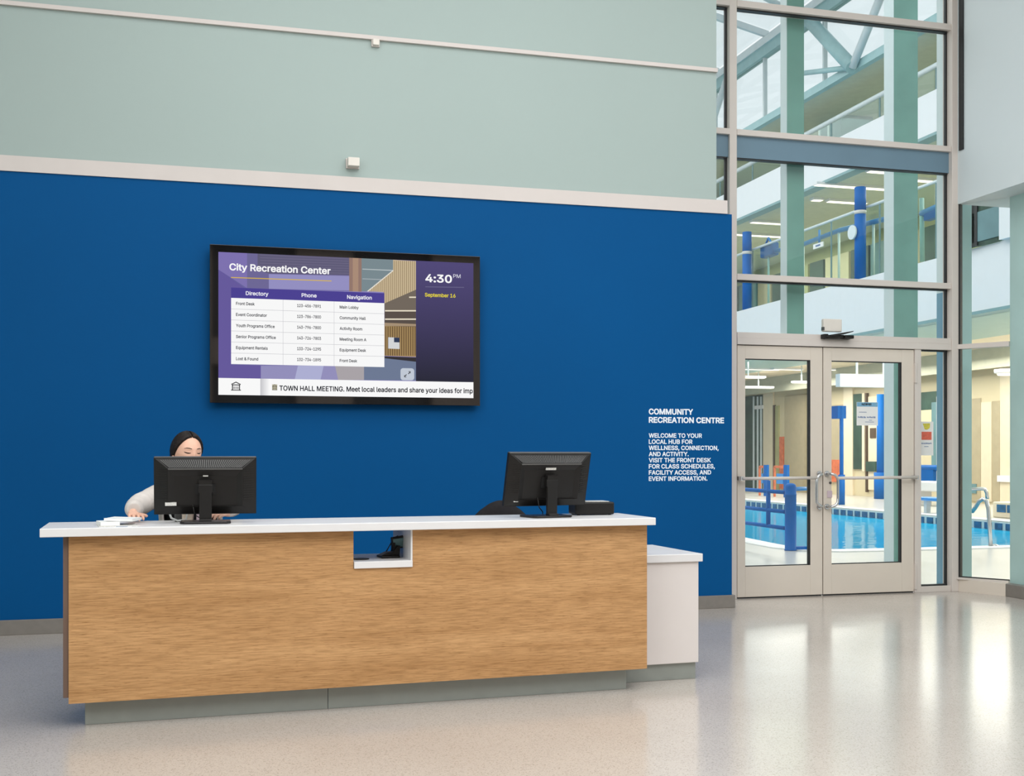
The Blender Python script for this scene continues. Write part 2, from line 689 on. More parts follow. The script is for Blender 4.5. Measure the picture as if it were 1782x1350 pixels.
# ------------------------------------------------------------------ lobby shell
WY, CY = 8.6, 9.10
st('floor', MB().prism([(-4, -6), (9, -6), (9, 9.12), (-4, 9.12)], -.15, 0), M['floor'])
st('wall_back', B(-4, 4.19, WY, WY + .25, 0, 3.214), M['blue'])
st('wall_back_upper', B(-4, 4.058, WY + .012, WY + .25, 3.214, 6.4), M['mint'])
st('trim_1', B(-4, 4.146, WY - .012, WY + .05, 3.214, 3.322), M['whitetrim'])
st('trim_2', B(-4, 4.06, WY - .012, WY + .05, 4.363, 4.393), M['whitetrim'])
st('baseboard_back', B(-4, 4.215, WY - .014, WY + .26, 0, .104), M['base'], bevel=.003)
st('wall_left', B(-4.2, -4, -6, 9.2, 0, 6.4), M['mint'])
st('ceiling', B(-4.2, 9, -6, 9.2, 6.4, 6.6), M['ceiling'])
rear = struct('wall_rear')
B(-4.2, 9, -6.3, -6, 0, 6.6).build('rear_panel', M['reardark'], rear)
for k in range(5):
    B(-3.6 + k * 2.7, -2.5 + k * 2.7, -6, -5.7, 0, 6.4).build('pier', M['rearpier'], rear)
B(-4.2, 9, -6, -5.75, 3.0, 3.5).build('spandrel', M['rearpier'], rear)

# right wall with soffit, corner column and lower wall
mbw = MB().box(6.68, 7.8, -6, 9.09, 3.54, 6.4)
st('wall_right', mbw, M['mint_right'])
st('shade_gap', B(6.668, 6.69, 8.99, 9.05, 4.02, 6.4), M['gasket'])  # black strip painting the shaded gap between post and mint wall
st('wall_right_lower', B(7.4, 7.8, -6, 8.35, 0, 3.54), M['mint_right'])
st('column', B(6.95, 7.45, 8.25, 8.715, 0, 3.54), M['colmint'])
st('baseboard_column', B(6.86, 7.45, 8.2, 8.72, 0, .11), M['base'], bevel=.004)

# ------------------------------------------------------------------ curtain wall
cw = thing('window_1', loc=(5.5, CY, 0), kind='structure')
AL = M['alu']
B(4.413, 4.482, CY, CY + .12, 0, 6.4).build('mullion', AL, cw, bevel=.003)
B(6.622, 6.69, CY - .02, CY + .12, 0, 6.4).build('mullion', AL, cw, bevel=.003)
B(6.248, 6.312, CY, CY + .12, 0, 2.206).build('mullion', AL, cw, bevel=.003)
for z0, z1 in ((5.132, 5.188), (4.02, 4.07), (2.766, 2.818)):
    B(4.482, 6.622, CY - .004, CY + .12, z0, z1).build('transom', AL, cw, bevel=.002)
    B(3.7, 4.413, CY - .004, CY + .12, z0, z1).build('transom', AL, cw, bevel=.002)
B(4.482, 6.622, CY + .03, CY + .12, 3.832, 4.02).build('steel_beam', M['beam'], cw)
B(3.7, 4.413, CY + .03, CY + .12, 3.832, 4.02).build('steel_beam', M['beam'], cw)
B(4.482, 6.622, CY - .01, CY + .14, 2.206, 2.262).build('door_head', AL, cw, bevel=.002)
B(4.482, 6.622, CY - .006, CY + .14, 2.262, 2.312).build('door_head', AL, cw, bevel=.002)
B(6.312, 6.622, CY, CY + .12, 0, .052).build('sill', AL, cw, bevel=.002)
GY = CY + .085
panes = [(4.482, 6.622, 5.188, 6.4), (4.482, 6.622, 4.07, 5.132), (4.482, 6.622, 2.818, 3.832), (4.482, 6.622, 2.312, 2.766),
         (6.312, 6.622, .052, 2.206), (3.7, 4.413, 5.188, 6.4), (3.7, 4.413, 4.07, 5.132), (3.7, 4.413, 2.818, 3.832)]
for x0, x1, z0, z1 in panes:
    B(x0, x1, GY, GY + .012, z0, z1).build('pane', M['glass'], cw)
    g = MB()
    g.box(x1 - .016, x1 - .001, GY - .03, GY - .002, z0, z1)
    g.box(x0, x1 - .016, CY + .03, GY - .002, z1 - .012, z1 - .001)
    if z0 < 1:
        g.box(x0, x1 - .016, CY + .03, GY - .002, z0, z0 + .012)
    g.build('gasket', M['gasket'], cw)

# side glazing (angled return next to the column)
sw = thing('window_2', loc=(6.82, 8.91, 0), kind='structure')
A0, A1 = Vector((6.70, 9.10)), Vector((6.95, 8.715))
dA = (A1 - A0).normalized()
nA = Vector((dA.y, -dA.x))       # towards the lobby


def side_bar(name, s0, s1, n0, n1, z0, z1, m):
    L = (A1 - A0).length
    pts = [A0 + dA * (s0 * L) + nA * n0, A0 + dA * (s1 * L) + nA * n0, A0 + dA * (s1 * L) + nA * n1, A0 + dA * (s0 * L) + nA * n1]
    return MB().prism([tuple(p) for p in pts], z0, z1).build(name, m, sw)


if nA.x > 0:
    nA = -nA
side_bar('pane', 0, 1, -.006, .006, .13, 2.215, M['glass'])
side_bar('pane', 0, 1, -.006, .006, 2.258, 3.54, M['glass'])
side_bar('transom', 0, 1, -.05, .03, 2.215, 2.258, AL)
side_bar('sill', 0, 1, -.05, .04, .112, .13, AL)
side_bar('gasket', 0, .06, -.03, .02, .13, 3.54, M['gasket'])
side_bar('gasket', .05, 1, .006, .014, .13, .14, M['gasket'])
MB().prism([(6.685, 9.10), (6.70, 9.14), (6.98, 8.72), (6.86, 8.66)], 0, .112).build('curb', M['alu2'], sw)

# ------------------------------------------------------------------ double doors


def door(name, x0, x1, gx0, gx1, hinge_right):
    d = thing(name, loc=((x0 + x1) / 2, CY, 0), kind='structure')
    y0, y1 = CY + .012, CY + .06
    DM = M['alu2']
    B(x0, gx0, y0, y1, .012, 2.2).build('stile', DM, d, bevel=.002)
    B(gx1, x1, y0, y1, .012, 2.2).build('stile', DM, d, bevel=.002)
    B(gx0, gx1, y0, y1, 2.085, 2.2).build('rail', DM, d, bevel=.002)
    B(gx0, gx1, y0, y1, .012, .275).build('rail', DM, d, bevel=.002)
    B(gx0, gx1, y0 + .03, y0 + .04, .275, 2.085).build('pane', M['glass'], d)
    g = MB()
    g.box(gx1 - .018, gx1, y0 + .004, y0 + .03, .275, 2.085)
    g.box(gx0, gx1 - .018, y0 + .004, y0 + .03, 2.077, 2.085)
    g.box(gx0, gx1 - .018, y0 + .012, y0 + .03, .275, .283)
    g.build('gasket', M['gasket'], d)
    B(x0 + .004, x1 - .004, y0 + .01, y1 - .01, 0.0, .012).build('sweep', M['gasket'], d)
    # pull handle (D shaped) and push bar
    hx, s = (x1 - .012, -1) if not hinge_right else (x0 + .012, 1)
    yb = y0 - .075
    path = []
    zt, zb = 1.082, .79
    path = [(hx + s * .02, y0, zt), (hx + s * .02, y0 - .04, zt), (hx + s * .035, yb, zt - .004), (hx + s * .062, yb, zt - .012),
            (hx + s * .085, yb, zt - .04), (hx + s * .088, yb, zt - .08), (hx + s * .088, yb, zb + .08), (hx + s * .085, yb, zb + .04),
            (hx + s * .062, yb, zb + .012), (hx + s * .035, yb, zb + .004), (hx + s * .02, y0 - .04, zb), (hx + s * .02, y0, zb)]
    h = MB().tube(path, .0125, 10).build('pull_handle', M['chrome'], d)
    for z in (zt, zb):
        MB().tube([(hx + s * .02, y0 + .001, z), (hx + s * .02, y0 - .012, z)], .024, 16).build('rosette', M['chrome'], h)
    xa, xb = (x0 + .01, hx - .085) if not hinge_right else (hx + .085, x1 - .015)
    pb = MB().tube([(xa, yb, 1.043), (xb, yb, 1.047)], .014, 10).build('push_bar', M['alu'], d)
    xe = xa if not hinge_right else xb
    B(xe - .012, xe + .012, yb - .004, y0 + .001, 1.028, 1.062).build('end_bracket', M['chrome'], pb)
    return d, h


d1, _ = door('door_1', 4.492, 5.316, 4.567, 5.198, False)
d2, _ = door('door_2', 5.326, 6.244, 5.408, 6.118, True)
MB().tube([(5.392, CY + .014, 1.0), (5.392, CY + .002, 1.0)], .011, 12).build('lock_cylinder', M['grey'], d2)
B(5.3165, 5.3255, CY + .03, CY + .055, .012, 2.2).build('meeting_gasket', M['gasket'], d2)
B(4.492, 6.244, CY + .02, CY + .05, 2.2, 2.206).build('head_gasket', M['gasket'], d2)
B(5.362, 5.41, CY + .006, CY + .013, .87, .93).build('sticker', M['pinkbox'], d2, label='small pinkish sticker under the lock')
for z0, z1 in ((1.9, 2.08), (.03, .26)):
    B(6.244, 6.262, CY - .012, CY + .02, z0, z1).build('hinge', M['alu'], d2, bevel=.004)

t = thing('motion_sensor', 'white square box mounted over the double doors', 'sensor', (5.385, CY - .01, 2.34))
B(5.292, 5.475, CY - .05, CY - .007, 2.335, 2.448).build('housing', M['sensor'], t, bevel=.008)
B(5.286, 5.30, CY - .052, CY - .02, 2.345, 2.375).build('catch', M['grey'], t)
t = thing('door_operator_arm', 'black jointed bracket on the frame over the double doors', 'bracket', (5.43, CY - .02, 2.3))
mb = MB()
mb.tube([(5.30, CY - .02, 2.285), (5.32, CY - .07, 2.288), (5.41, CY - .09, 2.288), (5.47, CY - .08, 2.294)], .013, 8)
mb.build('arm', M['black'], t)
B(5.285, 5.33, CY - .07, CY - .008, 2.272, 2.312).build('pivot', M['black'], t, bevel=.006)
MB().prism([(5.33, 2.302), (5.56, 2.342), (5.555, 2.334), (5.47, 2.31), (5.34, 2.288)], CY - .1, CY - .05, 'y').build('blade', M['black2'], t)
B(5.475, 5.565, CY - .1, CY - .008, 2.274, 2.304).build('shoe', M['black'], t, bevel=.006)
B(5.315, 5.55, CY - .055, CY - .008, 2.27, 2.278).build('back_plate', M['grey'], t)

# papers taped on the glass
t = thing('door_notice', 'white printed notice taped on the glass of the hinged leaf beside the sidelight', 'notice', (5.78, CY + .035, 1.51))
ny = CY + .0405
B(5.675, 5.89, ny - .002, ny, 1.512, 1.722).build('sheet', M['paper'], t)
B(5.677, 5.888, ny - .003, ny - .002, 1.682, 1.72).build('header_band', M['paperblue'], t)


def print_marks(parent, x0, x1, z, h, y, m, gaps=(), seed=1):
    """a row of print too small to read: uneven strokes, no letters"""
    rnd = random.Random(seed)
    mb = MB()
    x = x0
    while x < x1:
        w_ = h * rnd.uniform(.25, .6)
        if not any(a < x < b for a, b in gaps):
            mb.box(x, min(x + w_, x1), y, y + .0008, z + h * rnd.uniform(0, .2), z + h * rnd.uniform(.75, 1))
        x += w_ + h * rnd.uniform(.15, .3)
    return mb.build('print_line', m, parent, kind='stuff')


print_marks(t, 5.725, 5.825, 1.692, .022, ny - .0038, M['ink'], seed=3)
print_marks(t, 5.70, 5.775, 1.628, .007, ny - .0028, M['inkblue'], seed=4)
print_marks(t, 5.688, 5.864, 1.578, .017, ny - .0028, M['inkblue'], ((5.764, 5.776),), seed=5)
for z, a, b in ((1.558, 5.80, 5.83), (1.542, 5.76, 5.85)):
    B(a, b, ny - .003, ny - .002, z, z + .004).build('print_line', M['inkblue'], t)
t = thing('sidelight_poster', 'tall white poster with yellow and red blocks taped on the narrow sidelight', 'poster', (6.42, GY, 1.24))
py_ = GY - .0005
B(6.35, 6.497, py_ - .002, py_, 1.243, 1.553).build('sheet', M['paper'], t)
MB().prism([(6.385, 1.535), (6.462, 1.538), (6.458, 1.495), (6.43, 1.478), (6.405, 1.482)], py_ - .003, py_ - .002, 'y').build('yellow_picture', M['yellow'], t)
B(6.372, 6.477, py_ - .003, py_ - .002, 1.386, 1.46).build('red_picture', M['red'], t)
print_marks(t, 6.372, 6.477, 1.345, .016, py_ - .0028, M['inkblue'], seed=6)
B(6.40, 6.445, py_ - .003, py_ - .002, 1.322, 1.327).build('print_line', M['inkblue'], t)

# small boxes on the mint wall
for name, lab, x0, x1, z0, z1, d in (
        ('wall_sensor', 'small white square box on the mint wall just over the white band', 1.052, 1.138, 3.392, 3.455, .07),
        ('conduit_box', 'tiny white box hanging under the thin white conduit line', 1.243, 1.292, 4.318, 4.364, .03)):
    t = thing(name, lab, 'sensor box' if 'sensor' in name else 'conduit box', ((x0 + x1) / 2, WY, z0))
    B(x0, x1, WY - d, WY + .013, z0, z1).build('cover', M['sensor'], t, bevel=.004)
    B(x0 - .008, x1 + .004, WY - .008, WY + .013, z0 - .006, z1 + .004).build('back_plate', M['whitetrim'], t)

# ------------------------------------------------------------------ wall lettering
t = thing('wall_lettering', 'white capital lettering on the blue wall beside the double doors', 'lettering', (3.79, WY, 1.03))


def wtx(s, px0, px1, pyb, cap, off):
    a = onY(px0, pyb, WY)
    b = onY(px1, pyb, WY)
    text(s, M['lettering'], t, a.x, a.z, cap, b.x - a.x, WY - .0005, off, thick=.003)


wtx('COMMUNITY', 1129, 1206, 721, .047, .03)
wtx('RECREATION CENTRE', 1129, 1260, 735.5, .047, .03)
for i, (s, x1) in enumerate((('WELCOME TO YOUR', 1221.5), ('LOCAL HUB FOR', 1205), ('WELLNESS, CONNECTION,', 1250.5), ('AND ACTIVITY.', 1198.5),
                             ('VISIT THE FRONT DESK', 1237), ('FOR CLASS SCHEDULES,', 1244), ('FACILITY ACCESS, AND', 1237.5), ('EVENT INFORMATION.', 1231))):
    wtx(s, 1129, x1, 761.5 + i * 10.75, .036, .024)

# ------------------------------------------------------------------ wall screen
tv = thing('wall_screen', 'large black wall display showing a directory table on the blue wall', 'screen', (1.06, WY, 1.62))
TY = 8.52
B(.075, 2.04, TY + .012, TY + .05, 1.64, 2.74).build('casing', M['black'], tv)
B(.5, 1.6, TY + .05, WY, 1.95, 2.45).build('wall_mount', M['black'], tv)
B(.061, 2.054, TY, TY + .02, 1.622, 2.76).build('bezel', M['bezel'], tv, bevel=.003)


def tp(cx, cy):
    p = onY(350 + cx / 3.564, 410 + cy / 3.564, TY)
    return p.x, p.z


SX0, SX1, SZ0, SZ1 = .121, 2.001, 1.680, 2.706
_em = {}


def E_(c):
    if c not in _em:
        _em[c] = emis('screen_%02x%02x%02x' % c, c, .96)
    return _em[c]


class Screen:
    def __init__(s):
        s.mb, s.ms = MB(), []

    def poly(s, pts, m, lay):
        if m not in s.ms:
            s.ms.append(m)
        y = TY - .0006 - .0004 * lay
        s.mb.add([(min(max(x, SX0), SX1), y, min(max(z, SZ0), SZ1)) for x, z in pts], [tuple(range(len(pts)))], s.ms.index(m))

    def px(s, pts, c, lay):
        s.poly([tp(*p) for p in pts], E_(c) if isinstance(c, tuple) else c, lay)

    def rect(s, x0, x1, z0, z1, c, lay):
        s.poly([(x0, z0), (x1, z0), (x1, z1), (x0, z1)], E_(c) if isinstance(c, tuple) else c, lay)

    def done(s, name):
        return s.mb.build(name, s.ms, tv)


pic = Screen()
pic.rect(SX0, SX1, SZ0, SZ1, emis_grad('screen_haze', (96, 92, 150), (140, 132, 186), SX0, 1.15, 0), 0)
pic.px([(285, 105), (990, 140), (990, 345), (285, 325)], (112, 106, 152), 1)
pic.px([(350, 108), (920, 135), (920, 245), (420, 235), (350, 215)], (98, 94, 122), 2)
for k in range(7):
    pic.px([(365, 118 + k * 17), (915, 142 + k * 15), (915, 145 + k * 15), (365, 121 + k * 17)], (116, 110, 138), 3)
pic.px([(420, 238), (920, 250), (920, 340), (420, 330)], (150, 146, 196), 2)
pic.px([(104, 100), (285, 105), (285, 325), (104, 210)], (128, 116, 178), 2)
pic.px([(104, 210), (285, 335), (285, 345), (190, 340), (190, 890), (104, 890)], (104, 92, 158), 3)
pic.px([(104, 800), (370, 806), (370, 890), (104, 890)], (104, 92, 158), 3)
pic.px([(370, 806), (1010, 806), (1010, 895), (370, 890)], (150, 146, 190), 2)
pic.px([(600, 806), (760, 806), (740, 895), (580, 893)], (176, 178, 214), 3)
pic.px([(830, 806), (1010, 806), (1010, 895), (850, 895)], (172, 166, 170), 3)
pic.px([(918, 136), (995, 140), (995, 348), (918, 345)], (150, 122, 112), 3)
pic.px([(940, 137), (975, 139), (975, 347), (940, 346)], (172, 142, 122), 4)
pic.px([(995, 140), (1200, 150), (1190, 215), (1030, 345), (995, 345)], (124, 140, 146), 3)
pic.px([(1000, 205), (1195, 213), (1194, 219), (1000, 210)], (186, 196, 198), 4)
pic.px([(1000, 265), (1120, 270), (1115, 275), (1000, 270)], (168, 178, 182), 4)
pic.px([(1137, 345), (1332, 335), (1332, 570), (1137, 570)], (92, 82, 76), 3)
pic.px([(1137, 420), (1332, 335), (1332, 462), (1137, 462)], (116, 106, 96), 4)
pic.px([(1190, 150), (1332, 158), (1332, 335), (1137, 420), (1137, 350), (1028, 345), (1190, 215)], (203, 184, 150), 4)
for k in range(24):
    x = 1032 + k * 12.6
    top = 345 - (x - 1030) * .81 if x < 1190 else 152
    bot = 348 if x < 1130 else 420 - (x - 1137) * .435
    if bot - top > 12:
        pic.px([(x, top + 6), (x + 4, top + 3), (x + 4, bot - 3), (x, bot)], (150, 130, 102), 5)
pic.px([(1028, 345), (1190, 213), (1192, 219), (1036, 347)], (232, 226, 214), 6)
for a, b, y in ((1290, 1332, 382), (1140, 1332, 466), (1140, 1332, 518)):
    pic.px([(a, y - 4), (b, y - 4), (b, y + 4), (a, y + 4)], (238, 228, 206), 5)
pic.px([(1137, 540), (1332, 548), (1332, 562), (1137, 560)], (168, 146, 120), 5)
pic.px([(1137, 560), (1332, 565), (1332, 752), (1137, 745)], (168, 140, 96), 4)
for k in range(14):
    x = 1142 + k * 14
    pic.px([(x, 563), (x + 6, 563), (x + 6, 745), (x, 743)], (104, 82, 56), 5)
pic.px([(1160, 630), (1230, 633), (1230, 703), (1160, 700)], (214, 216, 218), 6)
pic.px([(1196, 632), (1230, 633), (1230, 662), (1196, 661)], (52, 62, 88), 7)
pic.px([(1010, 812), (1137, 760), (1332, 780), (1332, 898), (1010, 895)], (112, 124, 150), 4)
pic.px([(1137, 748), (1332, 755), (1332, 782), (1137, 760)], (56, 52, 56), 5)
pic.rect(tp(1332, 500)[0], SX1, SZ0, SZ1, emis_grad('screen_panel', (44, 44, 58), (82, 74, 120), 1.80, 2.68), 6)
pic.done('screen_picture')

tabl = Screen()
tx0, tx1 = tp(186, 500)[0], tp(1136, 500)[0]
tz1, tzh, tz0 = tp(188, 322)[1], tp(185, 386)[1], tp(181, 796)[1]
tabl.rect(tx0, tx1, tzh, tz1, (78, 68, 148), 8)
tabl.rect(tx0, tx1, tz0, tzh, (252, 252, 252), 8)
for k in range(1, 6):
    z = tzh + (tz0 - tzh) * k / 6
    tabl.rect(tx0, tx1, z - .0012, z + .0012, (186, 186, 192), 9)
for cx in (508, 824):
    x = tp(cx, 600)[0]
    tabl.rect(x - .001, x + .001, tz0, tzh, (186, 186, 192), 9)
tabl.done('directory_table')
LY = TY - .0006 - .0004 * 10


def ttx(s, c, x0, x1, yb, cap, off, cyref=None):
    a = tp(x0, yb)
    b = tp(x1, yb)
    text(s, E_(c), tv, a[0], a[1], cap / 3.564 * .00416, b[0] - a[0], LY, off)


K = (34, 36, 48)
ttx('City Recreation Center', (255, 255, 255), 175, 803, 215, 43, .022)
for s, x0, x1, yb in (('Directory', 277, 417, 369), ('Phone', 623, 716, 381), ('Navigation', 905, 1058, 392)):
    ttx(s, (250, 250, 255), x0, x1, yb, 24, .016)
rows = (('Front Desk', 332, '123-456-7891', 'Main Lobby', 976), ('Event Coordinator', 408, '123-786-7800', 'Community Hall', 1020),
        ('Youth Programs Office', 456, '143-796-7800', 'Activity Room', 999), ('Senior Programs Office', 463, '143-726-7803', 'Meeting Room A', 1024),
        ('Equipment Rentals', 413, '133-724-1295', 'Equipment Desk', 1022), ('Lost & Found', 354, '132-734-1895', 'Front Desk', 967))
for i, (a, ax, ph, nv, nx) in enumerate(rows):
    ttx(a, K, 216, ax, 430 + i * 68.4, 19, .018)
    ttx(ph, K, 595, 743, 443 + i * 66.8, 19, .018)
    ttx(nv, K, 859, nx, 452 + i * 66.4, 19, .018)
ttx('4:30', (255, 255, 255), 1390, 1555, 288, 52, .022)
ttx('PM', (235, 235, 245), 1563, 1608, 262, 24, .0)
ttx('September 16', (238, 220, 52), 1387, 1577, 378, 24, .016)
tick = Screen()
bz = tp(104, 882)[1]
tick.rect(SX0, SX1, SZ0, bz, (253, 253, 253), 8)
tick.rect(tp(367, 940)[0], tp(430, 940)[0], SZ0, bz, emis_grad('ticker_fade', (196, 196, 200), (253, 253, 253), tp(367, 940)[0], tp(430, 940)[0], 0), 9)
tick.done('ticker_band')
ttx('TOWN HALL MEETING. Meet local leaders and share your ideas for imp', (28, 30, 40), 485, 1684, 961, 32, .02)
ic = Screen()


def bank(x0, x1, z0, z1, c):
    W, H = x1 - x0, z1 - z0
    P = lambda a, b: (x0 + a * W, z0 + b * H)
    for p in ([(0, .70), (.5, .97), (.5, .86), (.08, .64)], [(1, .70), (.5, .97), (.5, .86), (.92, .64)]):
        ic.poly([P(*q) for q in p], E_(c), 10)
    for a, b, d, e in ((.08, .92, .56, .66), (0, 1, 0, .09), (.1, .2, .0, .6), (.8, .9, .0, .6), (.27, .35, .16, .44), (.46, .54, .16, .44), (.65, .73, .16, .44)):
        ic.poly([P(a, d), P(b, d), P(b, e), P(a, e)], E_(c), 10)


a, b = tp(185, 960), tp(247, 904)
bank(a[0], b[0], a[1], b[1], (36, 36, 40))
ic.done('building_icon')
ic = Screen()
a, b = tp(440, 958), tp(472, 922)
ic.rect(a[0], b[0], a[1], b[1], (196, 190, 168), 9)
bank(a[0], b[0], a[1], b[1], (92, 92, 76))
ic.done('building_icon')
ic = Screen()
ic.px([(185, 257), (808, 279), (808, 284), (185, 262)], (222, 186, 62), 10)
ic.done('title_rule')
ic = Screen()
ic.px([(1390, 316), (1630, 320), (1630, 323), (1390, 319)], (120, 116, 150), 10)
ic.done('clock_rule')
bt = Screen()
a, b = tp(1236, 896), tp(1321, 823)
cxm, czm, hw, hh = (a[0] + b[0]) / 2, (a[1] + b[1]) / 2, (b[0] - a[0]) / 2, (b[1] - a[1]) / 2
rr = .02
pts = []
for sx, sz, a0 in ((1, 1, 0), (-1, 1, 90), (-1, -1, 180), (1, -1, 270)):
    for k in range(5):
        an = R(a0 + k * 22.5)
        pts.append((cxm + sx * (hw - rr) + rr * math.cos(an), czm + sz * (hh - rr) + rr * math.sin(an)))
bt.poly(pts, E_((196, 204, 216)), 9)
for s in (1, -1):
    def Q(u, v):
        return (cxm + s * u, czm + s * v)
    bt.poly([Q(.004, .004), Q(.008, .0), Q(.022, .014), Q(.018, .018)], E_((26, 26, 30)), 10)
    bt.poly([Q(.008, .023), Q(.024, .023), Q(.024, .019), Q(.008, .019)], E_((26, 26, 30)), 10)
    bt.poly([Q(.020, .023), Q(.024, .023), Q(.024, .007), Q(.020, .007)], E_((26, 26, 30)), 10)
bt.done('expand_button')

# ------------------------------------------------------------------ reception desk
DX, DY, DA = -.58, 5.563, .043
desk = thing('reception_desk', 'long oak fronted reception desk on a grey metal plinth', 'desk', (DX, DY, 0), DA)
W_ = 2.862
p = MB()
pan = [(0, .118), (W_, .118), (W_, .88), (1.595, .88), (1.595, .694), (1.30, .694), (1.30, .88), (0, .88)]
# front panel with the notch, made of three boards meeting flush
fp = MB()
vs = [(x, y, z) for y in (0, .022) for x, z in pan]
n = len(pan)
tris = tessellate_polygon([[Vector((x, z, 0)) for x, z in pan]])
fp.add(vs, [tuple(t) for t in tris] + [tuple(n + i for i in t) for t in tris] + [(i, (i + 1) % n, n + (i + 1) % n, n + i) for i in range(n)])
fp.build('front_panel', M['wood'], desk, local=True)
B(-.024, -.001, .008, .42, .145, .878).build('side_panel', M['wood_dark'], desk, local=True)
B(W_ - .022, W_ - .001, .023, .42, .118, .878).build('side_panel', M['wood_dark'], desk, local=True)
B(.066, 1.187, .081, .10, 0, .118).build('kick_plate', M['kick'], desk, local=True, bevel=.002)
B(1.189, W_ - .084, .081, .10, 0, .118).build('kick_plate', M['kick'], desk, local=True, bevel=.002)
B(.066, .085, .10, .42, 0, .118).build('kick_plate', M['kick'], desk, local=True)
B(.0, 1.28, .024, .42, .119, .137).build('bottom_board', M['wood_dark'], desk, local=True)
B(1.62, W_ - .03, .024, .42, .119, .137).build('bottom_board', M['wood_dark'], desk, local=True)
# niche lining
B(1.302, 1.593, -.012, .43, .694, .727).build('niche_shelf', M['counter'], desk, local=True, bevel=.002)
B(1.586, 1.5945, .0, .43, .727, .879).build('niche_cheek', M['counter'], desk, local=True)
B(1.284, 1.3, .023, .43, .66, .879).build('niche_cheek', M['counter'], desk, local=True)
ct = thing('countertop', 'continuous white worktop slab along the oak desk', 'worktop', (DX, DY, .88), DA)
o = B(-.118, W_ + .027, -.054, .458, 0, .039).build('slab', M['counter'], ct, local=True, bevel=.003)

sd = thing('side_cabinet', 'low white cabinet at the far end of the oak desk', 'cabinet', (DX, DY, 0), DA)
B(2.868, 3.268, .206, .84, .095, .655).build('carcass', M['cabinet'], sd, local=True, bevel=.002)
B(2.866, 3.287, .190, .86, .656, .70).build('cabinet_top', M['counter'], sd, local=True, bevel=.003)
B(2.80, 3.262, .23, .82, 0, .095).build('kick_plate', M['kick'], sd, local=True, bevel=.002)

# ------------------------------------------------------------------ monitors


